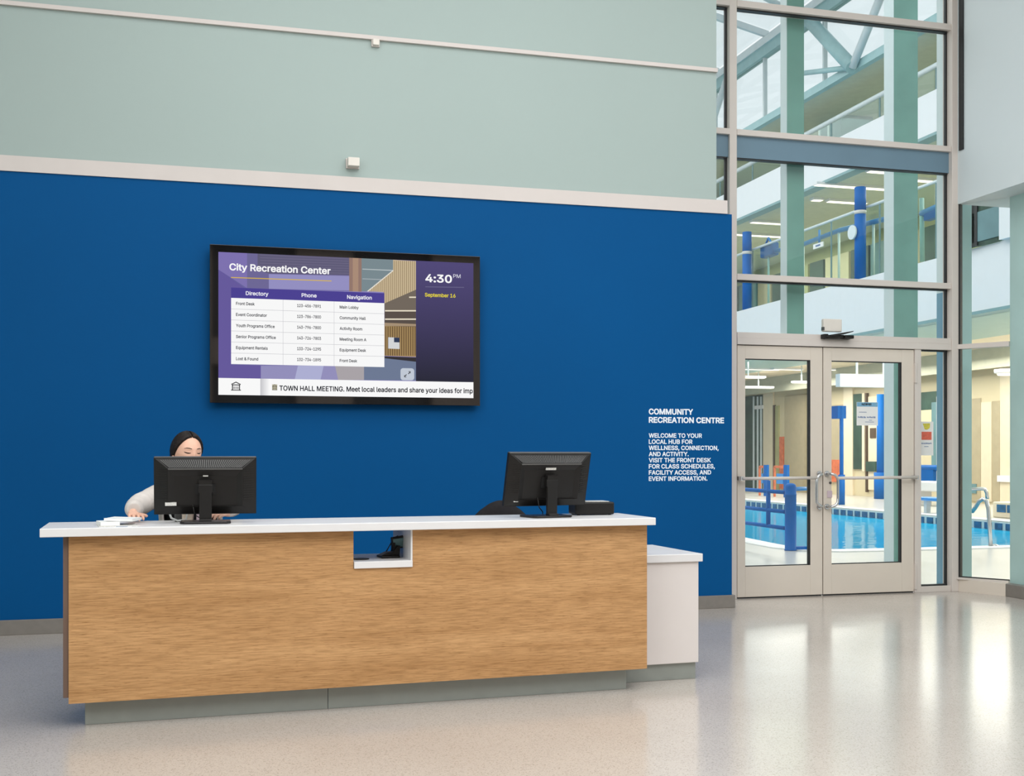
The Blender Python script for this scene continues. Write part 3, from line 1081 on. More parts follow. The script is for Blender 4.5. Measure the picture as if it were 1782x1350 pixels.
def monitor(label, loc, rz, tilt, h0, W, H, sticker):
    """h0: height of the screen's lower edge over the worktop; built facing away from -Y (its back to the camera)"""
    t = thing('monitor', label, 'monitor', loc, rz, 'computer monitors on the counter')
    b = MB()
    b.prism([(-.118 + .02 * (1 - math.cos(a)), .0) for a in ()] or [(-.118, -.05), (-.10, -.075), (.10, -.075), (.118, -.05), (.118, .1), (-.118, .1)], 0, .012)
    b.build('base', M['black2'], t, bevel=.004, local=True)
    TT = Matrix.Translation((0, 0, h0 + H / 2)) @ Matrix.Rotation(tilt, 4, 'X') @ Matrix.Translation((0, 0, -H / 2))
    nb = MB()
    nb.prism([(-.029, .0), (.029, .0), (.029, h0 + .105), (.034, h0 + .11), (.034, h0 + .145), (-.034, h0 + .145), (-.034, h0 + .11), (-.029, h0 + .105)], -.052, -.032, 'y')
    nb.build('stand_column', M['black'], t, bevel=.003, local=True)
    MB().box(-.028, .028, -.07, -.028, .012, .022).build('stand_foot', M['black2'], t, local=True, bevel=.002)

    def fr(name, mb, m, **k):
        mb.T = None
        mb.v = [TT @ v for v in mb.v]
        return mb.build(name, m, t, local=True, **k)
    w2 = W / 2
    body = MB().box(-w2, w2, .0, .022, 0, H)
    # tapered back: outer rectangle to a raised inner rectangle
    ix, it, ib, dp = w2 - .066, H - .052, .042, -.026
    outer = [(-w2 + .004, 0, .004), (w2 - .004, 0, .004), (w2 - .004, 0, H - .004), (-w2 + .004, 0, H - .004)]
    inner = [(-ix, dp, ib), (ix, dp, ib), (ix, dp, it), (-ix, dp, it)]
    i2 = [(-ix + .028, dp + .012, ib), (ix - .028, dp + .012, ib), (ix - .028, dp + .012, it - .036), (-ix + .028, dp + .012, it - .036)]
    body.add(outer + inner, [(0, 1, 5, 4), (1, 2, 6, 5), (2, 3, 7, 6), (3, 0, 4, 7)])
    body.add(inner + i2, [(0, 1, 5, 4), (1, 2, 6, 5), (2, 3, 7, 6), (3, 0, 4, 7), (4, 5, 6, 7)])
    hs = fr('housing', body, M['black'])
    MBs = MB()
    for k in range(42):
        x = (-.5 + (k + .5) / 42) * 1.0
        xt, xb = x * (W - .05), x * (2 * ix - .01)
        r = .0017
        MBs.add([(xt - r, -.003, H - .010), (xt + r, -.003, H - .010), (xb + r, dp - .0035, it + .006), (xb - r, dp - .0035, it + .006),
                 (xt - r, .001, H - .010), (xt + r, .001, H - .010), (xb + r, dp + .002, it + .006), (xb - r, dp + .002, it + .006)],
                [(0, 1, 2, 3), (4, 7, 6, 5), (0, 4, 5, 1), (1, 5, 6, 2), (2, 6, 7, 3), (3, 7, 4, 0)])
    MBs.v = [TT @ v for v in MBs.v]
    vs_ = MBs.build('vent_slats', M['grey'], hs, local=True, kind='stuff')
    vb = MB()
    vb.add([(-w2 + .024, -.0025, H - .012), (w2 - .024, -.0025, H - .012), (ix - .004, dp - .001, it + .005), (-ix + .004, dp - .001, it + .005)], [(0, 1, 2, 3)])
    vb.v = [TT @ v for v in vb.v]
    vb.build('vent_recess', M['blackmatte'], hs, local=True)
    sv = MB()
    for s in (-1, 1):
        for k in range(14):
            z = .075 + k * .0115
            f = (z - .004) / H
            xo, xi = s * (w2 - .012), s * (ix + .006)
            sv.add([(xo, -.004, z), (xi, dp - .001, z), (xi, dp - .001, z + .003), (xo, -.004, z + .003), (xo, .0, z), (xi, dp + .004, z), (xi, dp + .004, z + .003), (xo, .0, z + .003)],
                   [(0, 1, 2, 3), (4, 7, 6, 5), (0, 4, 5, 1), (2, 6, 7, 3), (0, 3, 7, 4), (1, 5, 6, 2)])
    sv.v = [TT @ v for v in sv.v]
    sv.build('side_vents', M['black2'], hs, local=True, kind='stuff')
    lip = MB().box(-ix, ix, dp - .004, dp + .002, it - .004, it + .003)
    fr('ridge', lip, M['grey'], bevel=.001)
    fr('top_edge', MB().box(-w2 + .002, w2 - .002, -.003, .02, H - .002, H + .003), M['grey'], bevel=.001)
    fr('stand_recess', MB().box(-.047, .047, dp + .006, dp + .0115, H * .36, it - .075), M['blackmatte'])
    fr('bracket', MB().box(-.03, .03, -.05, dp + .008, H * .42, H * .62), M['black'])
    fr('badge', MB().box(-.012 if sticker else -.03, .012 if sticker else .03, dp + .004, dp + .011, it - .038 if sticker else it - .034, it - .033 if sticker else it - .022), M['silver'])
    fr('display', MB().box(-w2 + .014, w2 - .014, .0215, .0235, .018, H - .014), M['bezel'])
    if sticker:
        fr('asset_label', MB().box(-w2 + .052, -w2 + .104, dp + .0, dp + .0105, .042 + .004, .062), M['silver'])
    else:
        fr('asset_label', MB().box(-w2 + .045, -w2 + .072, dp + .006, dp + .009, .03, .035), M['silver'])
    # cable from the socket down to the worktop
    c0 = TT @ Vector((-.06, dp + .006, .05))
    MB().tube([c0, c0 + Vector((.01, .0, -.05)), (-.02, .02, h0 * .5), (.0, .06, .016)], .0028, 6).build('cable', M['black2'], t, local=True)
    return t


ZT = .919


def desk_pt(u, v, z=ZT):
    return (DX + u * math.cos(DA) - v * math.sin(DA), DY + u * math.sin(DA) + v * math.cos(DA), z)


monitor('black monitor seen from behind in front of the seated woman', (.022, 5.74, ZT), R(-1), R(7), .043, .478, .276, True)
monitor('black monitor seen from behind, standing beside the low black box', (1.772, 5.82, ZT), R(11), R(14), .055, .487, .288, False)

# small black box
t = thing('black_box_device', 'low black box with a pale top beside the monitor without a user', 'box', (2.08, 6.0, ZT), R(-1))
B(-.113, .113, -.055, .075, .004, .072).build('body', M['black'], t, bevel=.008, local=True)
B(-.05, .085, -.045, .07, .0725, .076).build('top_pad', M['silver'], t, local=True)
B(-.108, -.062, -.048, .06, .072, .0755).build('slot_cover', M['grey'], t, local=True)
for sx in (-.09, .09):
    for sy in (-.04, .06):
        MB().cyl(sx, sy, 0, .006, .008, 8).build('rubber_foot', M['blackmatte'], t, local=True)

# ------------------------------------------------------------------ papers, cup, cable near the woman


def sheet(name, label, u, v, z, L, D, h, rz, m, tilt=(0, 0), extra=None):
    loc = desk_pt(u, v, z)
    t = thing(name, label, 'paper', loc, rz, None)
    mb = MB()
    mb.T = Matrix.Rotation(tilt[0], 4, 'X') @ Matrix.Rotation(tilt[1], 4, 'Y')
    mb.box(-L / 2, L / 2, -D / 2, D / 2, 0, h)
    mb.build('sheets', m, t, local=True)
    if extra:
        extra(t, mb.T)
    return t


def fold_line(t, T):
    mb = MB()
    mb.T = T
    mb.box(-.075, .075, -.055, -.051, .0122, .0126)
    mb.build('printed_edge', M['paperblue'], t, local=True)


def leaflet_print(t, T):
    mb = MB()
    mb.T = T
    for k in range(3):
        mb.box(-.03, .02, -.03 + k * .018, -.024 + k * .018, .0022, .0025)
    mb.build('print_lines', M['inkblue'], t, local=True)


sheet('paper_pad', 'grey sheet lowest under the loose papers by the woman', .205, .10, ZT, .17, .20, .004, R(8), M['silver'], (0, 0), None)
sheet('leaflet_stack', 'white stapled leaflets at the end of the paper pile away from the woman', .165, .12, ZT + .004, .085, .15, .016, R(12), M['paper'], (0, 0), None)
sheet('folded_booklet', 'white booklet with blue printed edge under the fingertips of the woman', .232, .14, ZT + .0215, .13, .15, .012, R(-14), M['paper'], (0, R(1.5)), fold_line)
sheet('small_card', 'small white slip lying flat at the front edge of the worktop', .235, -.02, ZT, .075, .04, .0015, R(0), M['paper'], (0, 0), leaflet_print)

t = thing('paper_cup', 'beige paper cup behind the monitor of the seated woman', 'cup', (-.065, 5.99, ZT))
MB().lathe(0, 0, [(.026, 0), (.028, .002), (.036, .088), (.038, .09), (.036, .093), (.033, .09), (.026, .01)]).build('wall', M['cup'], t, local=True)
t = thing('tissue_box', 'small pinkish box beside the paper cup', 'box', (-.0, 5.99, ZT))
B(-.022, .022, -.03, .03, 0, .075).build('carton', M['pinkbox'], t, local=True, bevel=.003)
B(-.012, .012, -.012, .012, .075, .077).build('opening', M['paper'], t, local=True)
t = thing('white_cable', 'white cable looping down onto the counter behind the monitor', 'cable', (-.12, 5.9, ZT))
MB().tube([(-.03, -.03, .10), (-.035, -.02, .06), (-.02, -.02, .02), (.01, -.02, .006), (.05, -.02, .012), (.055, -.01, .05), (.05, .0, .08)], .005, 8).build('cord', M['paper'], t, local=True)
B(-.006, .03, -.012, .02, .0, .042).build('plug', M['grey'], t, local=True, bevel=.008)

# ------------------------------------------------------------------ card terminal in the niche
t = thing('card_terminal', 'dark card reader on a tilting stand inside the white desk niche', 'card reader', desk_pt(1.53, .19, .727), DA + R(4))
B(-.068, .03, -.05, .05, 0, .012).build('base', M['black'], t, local=True, bevel=.004)
MB().prism([(-.068, .012), (-.03, .028), (.0, .03), (.02, .06), (.035, .06), (.032, .012)], -.035, .035, 'y').build('body', M['black'], t, local=True, bevel=.003)
m_ = MB()
m_.T = Matrix.Translation((.036, 0, .075)) @ Matrix.Rotation(R(-8), 4, 'Y') @ Matrix.Rotation(R(18), 4, 'X')
m_.box(-.04, .058, -.012, .012, -.03, .032)
hd_ = m_.build('screen_head', M['black2'], t, local=True, bevel=.004)
m2 = MB()
m2.T = m_.T
m2.box(-.033, .051, -.0135, -.012, -.022, .027)
m2.build('display', M['kiosk'], hd_, local=True)
B(.0, .012, -.02, .02, .03, .075).build('hinge_arm', M['blackmatte'], t, local=True)
MB().tube([(-.03, .0, .03), (-.0, .01, .075), (.02, .012, .10), (.035, .012, .108)], .003, 6).build('cable', M['black2'], t, local=True)
t = thing('dark_coaster', 'thin dark disc lying on the shelf of the desk niche', 'coaster', desk_pt(1.36, .12, .727))
MB().lathe(0, 0, [(.036, 0), (.04, .001), (.04, .004), (.037, .005), (.02, .005), (.001, .0045)]).build('disc', M['black'], t, local=True)

# ------------------------------------------------------------------ office chairs


def office_chair(label, loc, rz):
    t = thing('office_chair', label, 'chair', loc, rz, 'office chairs behind the desk')
    bk = MB()
    n, mrow = 14, 12
    front, back = [], []
    for j in range(mrow + 1):
        f = j / mrow
        z = .56 + .43 * f
        wv = .215 * (1 - max(0, (f - .45) / .55) ** 2.6 * .62) * (1 - .12 * (1 - f))
        for i in range(n + 1):
            a = -1 + 2 * i / n
            x = wv * a
            zz = z - .06 * (a * a) * max(0, f - .5)
            y = .21 + .05 * f - .045 * (1 - a * a)
            e = .028 * math.sqrt(max(0, 1 - abs(a) ** 4)) * math.sqrt(max(.02, 1 - (2 * f - 1) ** 8))
            front.append((x, y - e, zz))
            back.append((x, y + e, zz))
    N = len(front)
    fs = []
    for j in range(mrow):
        for i in range(n):
            q = (j * (n + 1) + i, j * (n + 1) + i + 1, (j + 1) * (n + 1) + i + 1, (j + 1) * (n + 1) + i)
            fs.append(q)
            fs.append(tuple(N + k for k in reversed(q)))
    rim = [i for i in range(n + 1)] + [j * (n + 1) + n for j in range(1, mrow + 1)] + [mrow * (n + 1) + i for i in range(n - 1, -1, -1)] + [j * (n + 1) for j in range(mrow - 1, 0, -1)]
    for k in range(len(rim)):
        a, b = rim[k], rim[(k + 1) % len(rim)]
        fs.append((a, b, N + b, N + a))
    bk.add(front + back, fs, 0, True)
    bk.build('backrest', M['chairfab'], t, local=True)
    B(-.22, .22, -.24, .2, .40, .456).build('seat', M['chairfab'], t, local=True, bevel=.025, segs=3)
    B(-.03, .03, .1, .30, .37, .395).build('back_bar', M['black'], t, local=True)
    B(-.025, .025, .262, .288, .38, .72).build('back_upright', M['black'], t, local=True)
    B(-.1, .1, -.1, .12, .37, .40).build('seat_plate', M['black'], t, local=True)
    MB().cyl(0, 0, .09, .40, .026, 14).build('gas_lift', M['black2'], t, local=True)
    for k in range(5):
        a = R(72 * k + 18)
        ca, sa = math.cos(a), math.sin(a)
        lg = MB().tube([(0, 0, .10), (ca * .14, sa * .14, .095), (ca * .26, sa * .26, .075)], [.026, .022, .016], 8).build('leg', M['black'], t, local=True)
        x, y = ca * .26, sa * .26
        MB().tube([(x - sa * .018, y + ca * .018, .028), (x + sa * .018, y - ca * .018, .028)], .028, 12).build('caster', M['black2'], lg, local=True)
        MB().cyl(x, y, .05, .08, .008, 8).build('caster_stem', M['black2'], lg, local=True)
    return t


office_chair('empty black office chair behind the counter', (1.76, 6.62, -.02), R(-6))
office_chair('black office chair under the seated woman', (-.05, 6.57, 0), R(2))
# ------------------------------------------------------------------ seated woman
def skin_mesh(nodes, edges, subdiv=2, flat=None):
    """nodes: {name: (x,y,z,rx[,ry])}; edges: pairs; first node is the root"""
    names = list(nodes)
    me = bpy.data.meshes.new('sk')
    me.from_pydata([nodes[k][:3] for k in names], [(names.index(a), names.index(b)) for a, b in edges], [])
    o = bpy.data.objects.new('sk', me)
    COL.objects.link(o)
    md = o.modifiers.new('skin', 'SKIN')
    md.use_smooth_shade = True
    sv = me.skin_vertices[0].data
    for i, k in enumerate(names):
        r = nodes[k][3:]
        sv[i].radius = (r[0], r[1] if len(r) > 1 else r[0])
        sv[i].use_root = (i == 0)
    s = o.modifiers.new('sub', 'SUBSURF')
    s.levels = s.render_levels = subdiv
    dg = bpy.context.evaluated_depsgraph_get()
    dg.update()
    out = bpy.data.meshes.new_from_object(o.evaluated_get(dg))
    bpy.data.objects.remove(o)
    return out


def merged(meshes):
    bm = bmesh.new()
    for m in meshes:
        b1 = bmesh.new()
        b1.from_mesh(m)
        bmesh.ops.holes_fill(b1, edges=[e for e in b1.edges if e.is_boundary], sides=0)
        bmesh.ops.recalc_face_normals(b1, faces=b1.faces)
        b1.to_mesh(m)
        b1.free()
        bm.from_mesh(m)
    me = bpy.data.meshes.new('merged')
    bm.to_mesh(me)
    bm.free()
    return me


def remeshed(me, vox, smooth=2):
    o = bpy.data.objects.new('rm', me)
    COL.objects.link(o)
    r = o.modifiers.new('r', 'REMESH')
    r.mode = 'VOXEL'
    r.voxel_size = vox
    r.use_smooth_shade = True
    s = o.modifiers.new('s', 'SMOOTH')
    s.iterations = smooth
    s.factor = .5
    dg = bpy.context.evaluated_depsgraph_get()
    dg.update()
    out = bpy.data.meshes.new_from_object(o.evaluated_get(dg))
    bpy.data.objects.remove(o)
    # keep only the outer skin: drop the closed pockets that remeshing leaves inside
    bm = bmesh.new()
    bm.from_mesh(out)
    seen, isl = set(), []
    for v in bm.verts:
        if v in seen:
            continue
        st_, comp = [v], []
        seen.add(v)
        while st_:
            q = st_.pop()
            comp.append(q)
            for e in q.link_edges:
                r2 = e.other_vert(q)
                if r2 not in seen:
                    seen.add(r2)
                    st_.append(r2)
        isl.append(comp)
    big = max(len(c) for c in isl)
    print('islands', sorted(len(c) for c in isl)[-8:])
    dead = [v for c in isl if len(c) < .02 * big for v in c]
    bmesh.ops.delete(bm, geom=dead, context='VERTS')
    bm.to_mesh(out)
    bm.free()
    return out


def put(name, me, m, parent):
    me.materials.clear()
    me.materials.append(m)
    inv = WM[parent.name].inverted()
    me.transform(inv)
    for p in me.polygons:
        p.use_smooth = True
    return link(name, me, parent)


woman = thing('person', 'seated woman with dark centre-parted hair and light grey jacket, looking down at a monitor', 'person', (-.05, 6.45, 0))
HC = Vector((-.072, 6.275, 1.262))
RZ = .102
HT = Matrix.Translation(HC) @ Matrix.Rotation(R(25), 4, 'Z') @ Matrix.Rotation(R(7), 4, 'X') @ Matrix.Rotation(R(2), 4, 'Y')


def gs(x, z, cx, cz, sx, sz):
    return math.exp(-((x - cx) / sx) ** 2 - ((z - cz) / sz) ** 2)


def head_point(th, ph):
    """th: polar from the crown, ph: 0 = face (-Y), grows to the left"""
    x = math.sin(th) * math.sin(ph)
    y = -math.sin(th) * math.cos(ph)
    z = math.cos(th)
    rx, ry, rz_ = .0705, .092, RZ
    X, Y, Z = x * rx, y * ry, z * rz_
    if Z < 0:
        k = -Z / rz_
        X *= 1 - .30 * k ** 1.5
        if Y > 0:
            Y *= 1 - .45 * k
        else:
            Y *= 1 - .10 * k * k
    else:
        X *= 1.0 + .03 * (Z / rz_)
    if Y < 0:
        fr = min(1, max(0, -y * 1.4 - .25))
        d = 0
        d += .012 * gs(X, Z, 0, -.032, .011, .012) + .007 * gs(X, Z, 0, -.008, .008, .022)
        d += .005 * (gs(X, Z, .013, -.036, .008, .009) + gs(X, Z, -.013, -.036, .008, .009))
        d -= .006 * (gs(X, Z, .031, .010, .017, .011) + gs(X, Z, -.031, .010, .017, .011))
        d += .0045 * (gs(X, Z, .031, .009, .012, .008) + gs(X, Z, -.031, .009, .012, .008))
        d += .003 * (gs(X, Z, .03, .028, .022, .007) + gs(X, Z, -.03, .028, .022, .007))
        d += .004 * (gs(X, Z, .036, -.03, .018, .018) + gs(X, Z, -.036, -.03, .018, .018))
        d += .006 * gs(X, Z, 0, -.062, .016, .006) + .006 * gs(X, Z, 0, -.073, .014, .006) - .003 * gs(X, Z, 0, -.0675, .02, .003)
        d += .008 * gs(X, Z, 0, -.098, .02, .014)
        Y -= d * fr
    return Vector((X, Y, Z))


def head_mesh(func, nth, nph, lo=0.0, hi=math.pi):
    vs, fs = [], []
    for i in range(nth + 1):
        for j in range(nph):
            vs.append(HT @ func(lo + (hi - lo) * i / nth, 2 * math.pi * j / nph))
    for i in range(nth):
        for j in range(nph):
            fs.append((i * nph + j, i * nph + (j + 1) % nph, (i + 1) * nph + (j + 1) % nph, (i + 1) * nph + j))
    me = bpy.data.meshes.new('h')
    me.from_pydata([tuple(v) for v in vs], [], fs)
    bm = bmesh.new()
    bm.from_mesh(me)
    bmesh.ops.remove_doubles(bm, verts=bm.verts, dist=1e-5)
    bmesh.ops.recalc_face_normals(bm, faces=bm.faces)
    bm.to_mesh(me)
    bm.free()
    return me


body_parts = [head_mesh(head_point, 72, 96)]
for s in (-1, 1):       # ears
    mb = MB()
    mb.T = HT @ Matrix.Translation((s * .071, .008, -.012)) @ Matrix.Rotation(s * R(18), 4, 'Z')
    vs, fs = [], []
    for i in range(9):
        for j in range(16):
            th, ph = math.pi * i / 8, 2 * math.pi * j / 16
            e = Vector((math.sin(th) * math.cos(ph) * .009, math.cos(th) * .0 + math.sin(th) * math.sin(ph) * .017, math.cos(th) * .030))
            if e.x * s > 0:
                e.x -= s * .005 * math.exp(-((e.y) / .009) ** 2 - (e.z / .016) ** 2)
            vs.append(e)
    for i in range(8):
        for j in range(16):
            fs.append((i * 16 + j, i * 16 + (j + 1) % 16, (i + 1) * 16 + (j + 1) % 16, (i + 1) * 16 + j))
    mb.add(vs, fs)
    me = bpy.data.meshes.new('ear')
    me.from_pydata([tuple(v) for v in mb.v], [], mb.f)
    bm = bmesh.new(); bm.from_mesh(me)
    bmesh.ops.remove_doubles(bm, verts=bm.verts, dist=1e-5)
    bmesh.ops.recalc_face_normals(bm, faces=bm.faces)
    bm.to_mesh(me); bm.free()
    body_parts.append(me)

JS = {'pelvis': (-.05, 6.50, .565, .125, .10), 'waist': (-.05, 6.475, .72, .10, .078), 'chest': (-.05, 6.455, .92, .112, .078), 'upper': (-.055, 6.435, 1.06, .082, .055),
      'neck': (-.06, 6.385, 1.15, .045), 'skull': (-.07, 6.305, 1.235, .040),
      'sr': (-.19, 6.42, 1.075, .034), 'er': (-.325, 6.21, .985, .036), 'wr': (-.325, 5.985, .962, .024),
      'sl': (.085, 6.43, 1.075, .034), 'el': (.185, 6.20, .975, .036), 'wl': (.115, 5.985, .955, .024),
      'hr': (-.145, 6.46, .53, .075), 'kr': (-.16, 6.08, .50, .056), 'ar': (-.16, 6.12, .10, .036), 'tr': (-.16, 5.98, .05, .034),
      'hl': (.045, 6.46, .53, .075), 'kl': (.07, 6.08, .50, .056), 'al': (.07, 6.12, .10, .036), 'tl': (.07, 5.98, .05, .034)}
JE = [('pelvis', 'waist'), ('waist', 'chest'), ('chest', 'upper'), ('upper', 'neck'), ('neck', 'skull'), ('upper', 'sr'), ('sr', 'er'), ('er', 'wr'),
      ('upper', 'sl'), ('sl', 'el'), ('el', 'wl'), ('pelvis', 'hr'), ('hr', 'kr'), ('kr', 'ar'), ('ar', 'tr'), ('pelvis', 'hl'), ('hl', 'kl'), ('kl', 'al'), ('al', 'tl')]
body_parts.append(skin_mesh(JS, JE))


def hand(wrist, direction, side, palm_down=True):
    """palm and five curled fingers; direction: unit vector from wrist to knuckles (horizontal); side: +1 thumb on +perp"""
    wv = Vector(wrist)
    d = Vector(direction).normalized()
    up = Vector((0, 0, 1))
    q = d.cross(up).normalized() * side      # towards the thumb
    out = []
    pn = {'w': tuple(wv - d * .04) + (.022, .017), 'p1': tuple(wv + d * .035 - up * .004) + (.032, .014), 'p2': tuple(wv + d * .07 - up * .008) + (.036, .012)}
    out.append(skin_mesh(pn, [('w', 'p1'), ('p1', 'p2')], 1))
    for k, (off, ln) in enumerate(((.028, .068), (.010, .076), (-.009, .071), (-.027, .056))):
        b = wv + d * .06 + q * off - up * .006
        fan = (d + q * off * 2.2).normalized()
        p0 = b
        p1 = b + fan * (.022 + ln * .30) + up * .003
        p2 = p1 + fan * ln * .34 - up * ln * .16
        p3 = p2 + fan * ln * .24 - up * ln * .20
        out.append(skin_mesh({'a': tuple(p0) + (.0085,), 'b': tuple(p1) + (.0085,), 'c': tuple(p2) + (.0078,), 'd': tuple(p3) + (.0065,)}, [('a', 'b'), ('b', 'c'), ('c', 'd')], 1))
    b = wv + d * .022 + q * .018 - up * .006
    t1 = b + (d * .5 + q * .8).normalized() * .036 - up * .004
    t2 = t1 + (d * .85 + q * .4).normalized() * .028 - up * .004
    out.append(skin_mesh({'a': tuple(b) + (.012,), 'b': tuple(t1) + (.010,), 'c': tuple(t2) + (.0078,)}, [('a', 'b'), ('b', 'c')], 1))
    return out


body_parts += hand((-.325, 5.985, .962), (.18, -1, -.02), -1)
body_parts += hand((.115, 5.985, .955), (-.5, -1, -.02), 1)
put('body', remeshed(merged(body_parts), .0035, 2), M['skin'], woman)


# hair: a cap with a centre parting, kept off the face, and a low bun
def hair_point(th, ph):
    p = head_point(th, ph)
    n = Vector((p.x / .0715 ** 2, p.y / .094 ** 2, p.z / RZ ** 2)).normalized()
    a = abs(((ph + math.pi) % (2 * math.pi)) - math.pi)       # 0 at the face
    # hairline: low at the back, high over the forehead, in front of the ears at the sides
    line = .66 + .62 * min(1, (a / 1.15)) ** 2.4 + (1.15 * min(1, max(0, (a - 1.15) / .75)) if a > 1.15 else 0)
    f = min(1, max(0, (line - th) / .12))
    part = .0135 * math.exp(-(p.x / .0022) ** 2) if p.y < .01 else 0
    ripple = .0007 * math.sin(a * 46)
    th_ = (.0115 + ripple - part) * f ** .6 - .006 * (1 - f)
    return p + n * th_


hm = [head_mesh(hair_point, 70, 280, .0, 2.75)]
mb = MB()
mb.T = HT @ Matrix.Translation((0, .118, -.03))
vs, fs = [], []
for i in range(13):
    for j in range(20):
        th, ph = math.pi * i / 12, 2 * math.pi * j / 20
        r = 1 + .04 * math.sin(ph * 5 + th * 4)
        vs.append((math.sin(th) * math.cos(ph) * .036 * r, math.sin(th) * math.sin(ph) * .032 * r, math.cos(th) * .036 * r))
for i in range(12):
    for j in range(20):
        fs.append((i * 20 + j, i * 20 + (j + 1) % 20, (i + 1) * 20 + (j + 1) % 20, (i + 1) * 20 + j))
mb.add(vs, fs, 0, True)
put('hair', hm[0], M['hair'], woman)
mb.build('hair_bun', M['hair'], woman)


# face details: brows, lowered lids, lips
def face_strip(name, pts, wid, m, lift=.0012):
    mb = MB()
    top, bot = [], []
    for x, z, k in pts:
        for arr, dz in ((top, wid * k), (bot, -wid * k)):
            # find the face surface at this x, z (search over the angles)
            th = math.acos(max(-1, min(1, (z + dz) / RZ)))
            ph = math.asin(max(-.99, min(.99, x / (.0715 * max(.2, math.sin(th))))))
            p = head_point(th, ph)
            arr.append(HT @ Vector((p.x, p.y - lift, p.z)))
    n = len(pts)
    mb.add(top + bot, [(i, i + 1, n + i + 1, n + i) for i in range(n - 1)])
    return mb.build(name, m, woman)


for s in (-1, 1):
    face_strip('eyebrow', [(s * .014, .028, .7), (s * .025, .031, 1), (s * .036, .031, .9), (s * .047, .027, .4)], .0024, M['brow'], .001)
    face_strip('eyelash', [(s * .017, .0075, .5), (s * .024, .0055, 1), (s * .032, .005, 1.2), (s * .040, .0065, 1.1), (s * .047, .0095, .5)], .0023, M['hair'], .0012)
face_strip('lips', [(-.021, -.068, .2), (-.011, -.0675, .9), (0, -.068, 1), (.011, -.0675, .9), (.021, -.068, .2)], .0065, M['lip'], .001)

# clothes
SH = {'pelvis': (-.05, 6.50, .58, .150, .118), 'waist': (-.05, 6.475, .72, .128, .098), 'chest': (-.05, 6.45, .92, .148, .122), 'upper': (-.055, 6.42, 1.07, .132, .112), 'neck': (-.06, 6.395, 1.15, .072)}
put('shirt', skin_mesh(SH, [('pelvis', 'waist'), ('waist', 'chest'), ('chest', 'upper'), ('upper', 'neck')]), M['shirt'], woman)
TRS = {'pelvis': (-.05, 6.50, .545, .150, .10), 'hr': (-.145, 6.45, .54, .088), 'kr': (-.16, 6.07, .50, .068), 'ar': (-.16, 6.115, .12, .052),
       'hl': (.045, 6.45, .54, .088), 'kl': (.07, 6.07, .50, .068), 'al': (.07, 6.115, .12, .052)}
put('trousers', skin_mesh(TRS, [('pelvis', 'hr'), ('hr', 'kr'), ('kr', 'ar'), ('pelvis', 'hl'), ('hl', 'kl'), ('kl', 'al')]), M['trouser'], woman)
for x in (-.16, .07):
    put('shoe', skin_mesh({'a': (x, 6.14, .052, .042), 'b': (x, 6.05, .046, .044), 'c': (x, 5.95, .036, .032)}, [('a', 'b'), ('b', 'c')]), M['black'], woman)

jk = []
# torso shell open at the front
mb = MB()
rings = [(.60, .172, .140, 6.495), (.70, .158, .124, 6.48), (.82, .160, .124, 6.465), (.94, .168, .126, 6.455), (1.02, .182, .120, 6.445), (1.075, .182, .105, 6.435), (1.11, .135, .092, 6.43), (1.135, .085, .078, 6.42), (1.16, .066, .066, 6.41)]
NA = 40
vo, vi, fs = [], [], []
for z, rx, ry, yc in rings:
    for k in range(NA + 1):
        a = R(-90 + 62) + R(360 - 124) * k / NA
        wr = 1 + .018 * math.sin(k * 1.7 + z * 30)
        vo.append((-.052 + rx * wr * math.cos(a), yc + ry * wr * math.sin(a), z))
        vi.append((-.052 + (rx - .014) * wr * math.cos(a), yc + (ry - .014) * wr * math.sin(a), z))
NO = len(vo)
for i in range(len(rings) - 1):
    for k in range(NA):
        q = (i * (NA + 1) + k, i * (NA + 1) + k + 1, (i + 1) * (NA + 1) + k + 1, (i + 1) * (NA + 1) + k)
        fs.append(q)
        fs.append(tuple(NO + c for c in reversed(q)))
    for k in (0, NA):
        a, b = i * (NA + 1) + k, (i + 1) * (NA + 1) + k
        fs.append((a, b, NO + b, NO + a))
for i in (0, len(rings) - 1):
    for k in range(NA):
        a = i * (NA + 1) + k
        fs.append((a, a + 1, NO + a + 1, NO + a))
mb.add(vo + vi, fs)
me = bpy.data.meshes.new('shell')
me.from_pydata([tuple(v) for v in mb.v], [], mb.f)
bm = bmesh.new(); bm.from_mesh(me); bmesh.ops.recalc_face_normals(bm, faces=bm.faces); bm.to_mesh(me); bm.free()
jk.append(me)


def sleeve(sh, el, wr, s):
    sh, el, wr = Vector(sh), Vector(el), Vector(wr)
    pts, rs = [], []
    N = 26
    for i in range(N + 1):
        f = i / N
        if f < .5:
            p = sh.lerp(el, f * 2)
        else:
            p = el.lerp(wr, (f - .5) * 2)
        p = p + (sh + wr - 2 * el) * .10 * math.exp(-((f - .5) / .14) ** 2)
        r = .064 - .021 * f + .003 * math.exp(-((f - .5) / .12) ** 2)
        r *= 1 + .018 * math.sin(f * 31 + s) * min(1, f * 3) + .012 * math.sin(f * 71 + 2 * s)
        if f > .93:
            r *= .86
        pts.append(p)
        rs.append(r)
    m = MB().tube(pts, rs, 20)
    me = bpy.data.meshes.new('sl')
    me.from_pydata([tuple(v) for v in m.v], [], m.f)
    bm = bmesh.new(); bm.from_mesh(me); bmesh.ops.remove_doubles(bm, verts=bm.verts, dist=1e-5)
    bmesh.ops.recalc_face_normals(bm, faces=bm.faces); bm.to_mesh(me); bm.free()
    return me


jk.append(sleeve((-.165, 6.425, 1.06), (-.325, 6.21, .985), (-.322, 6.0, .975), 0))
jk.append(sleeve((.06, 6.435, 1.06), (.185, 6.20, .98), (.125, 6.01, .975), 2))
put('jacket', remeshed(merged(jk), .006, 3), M['jacket'], woman)

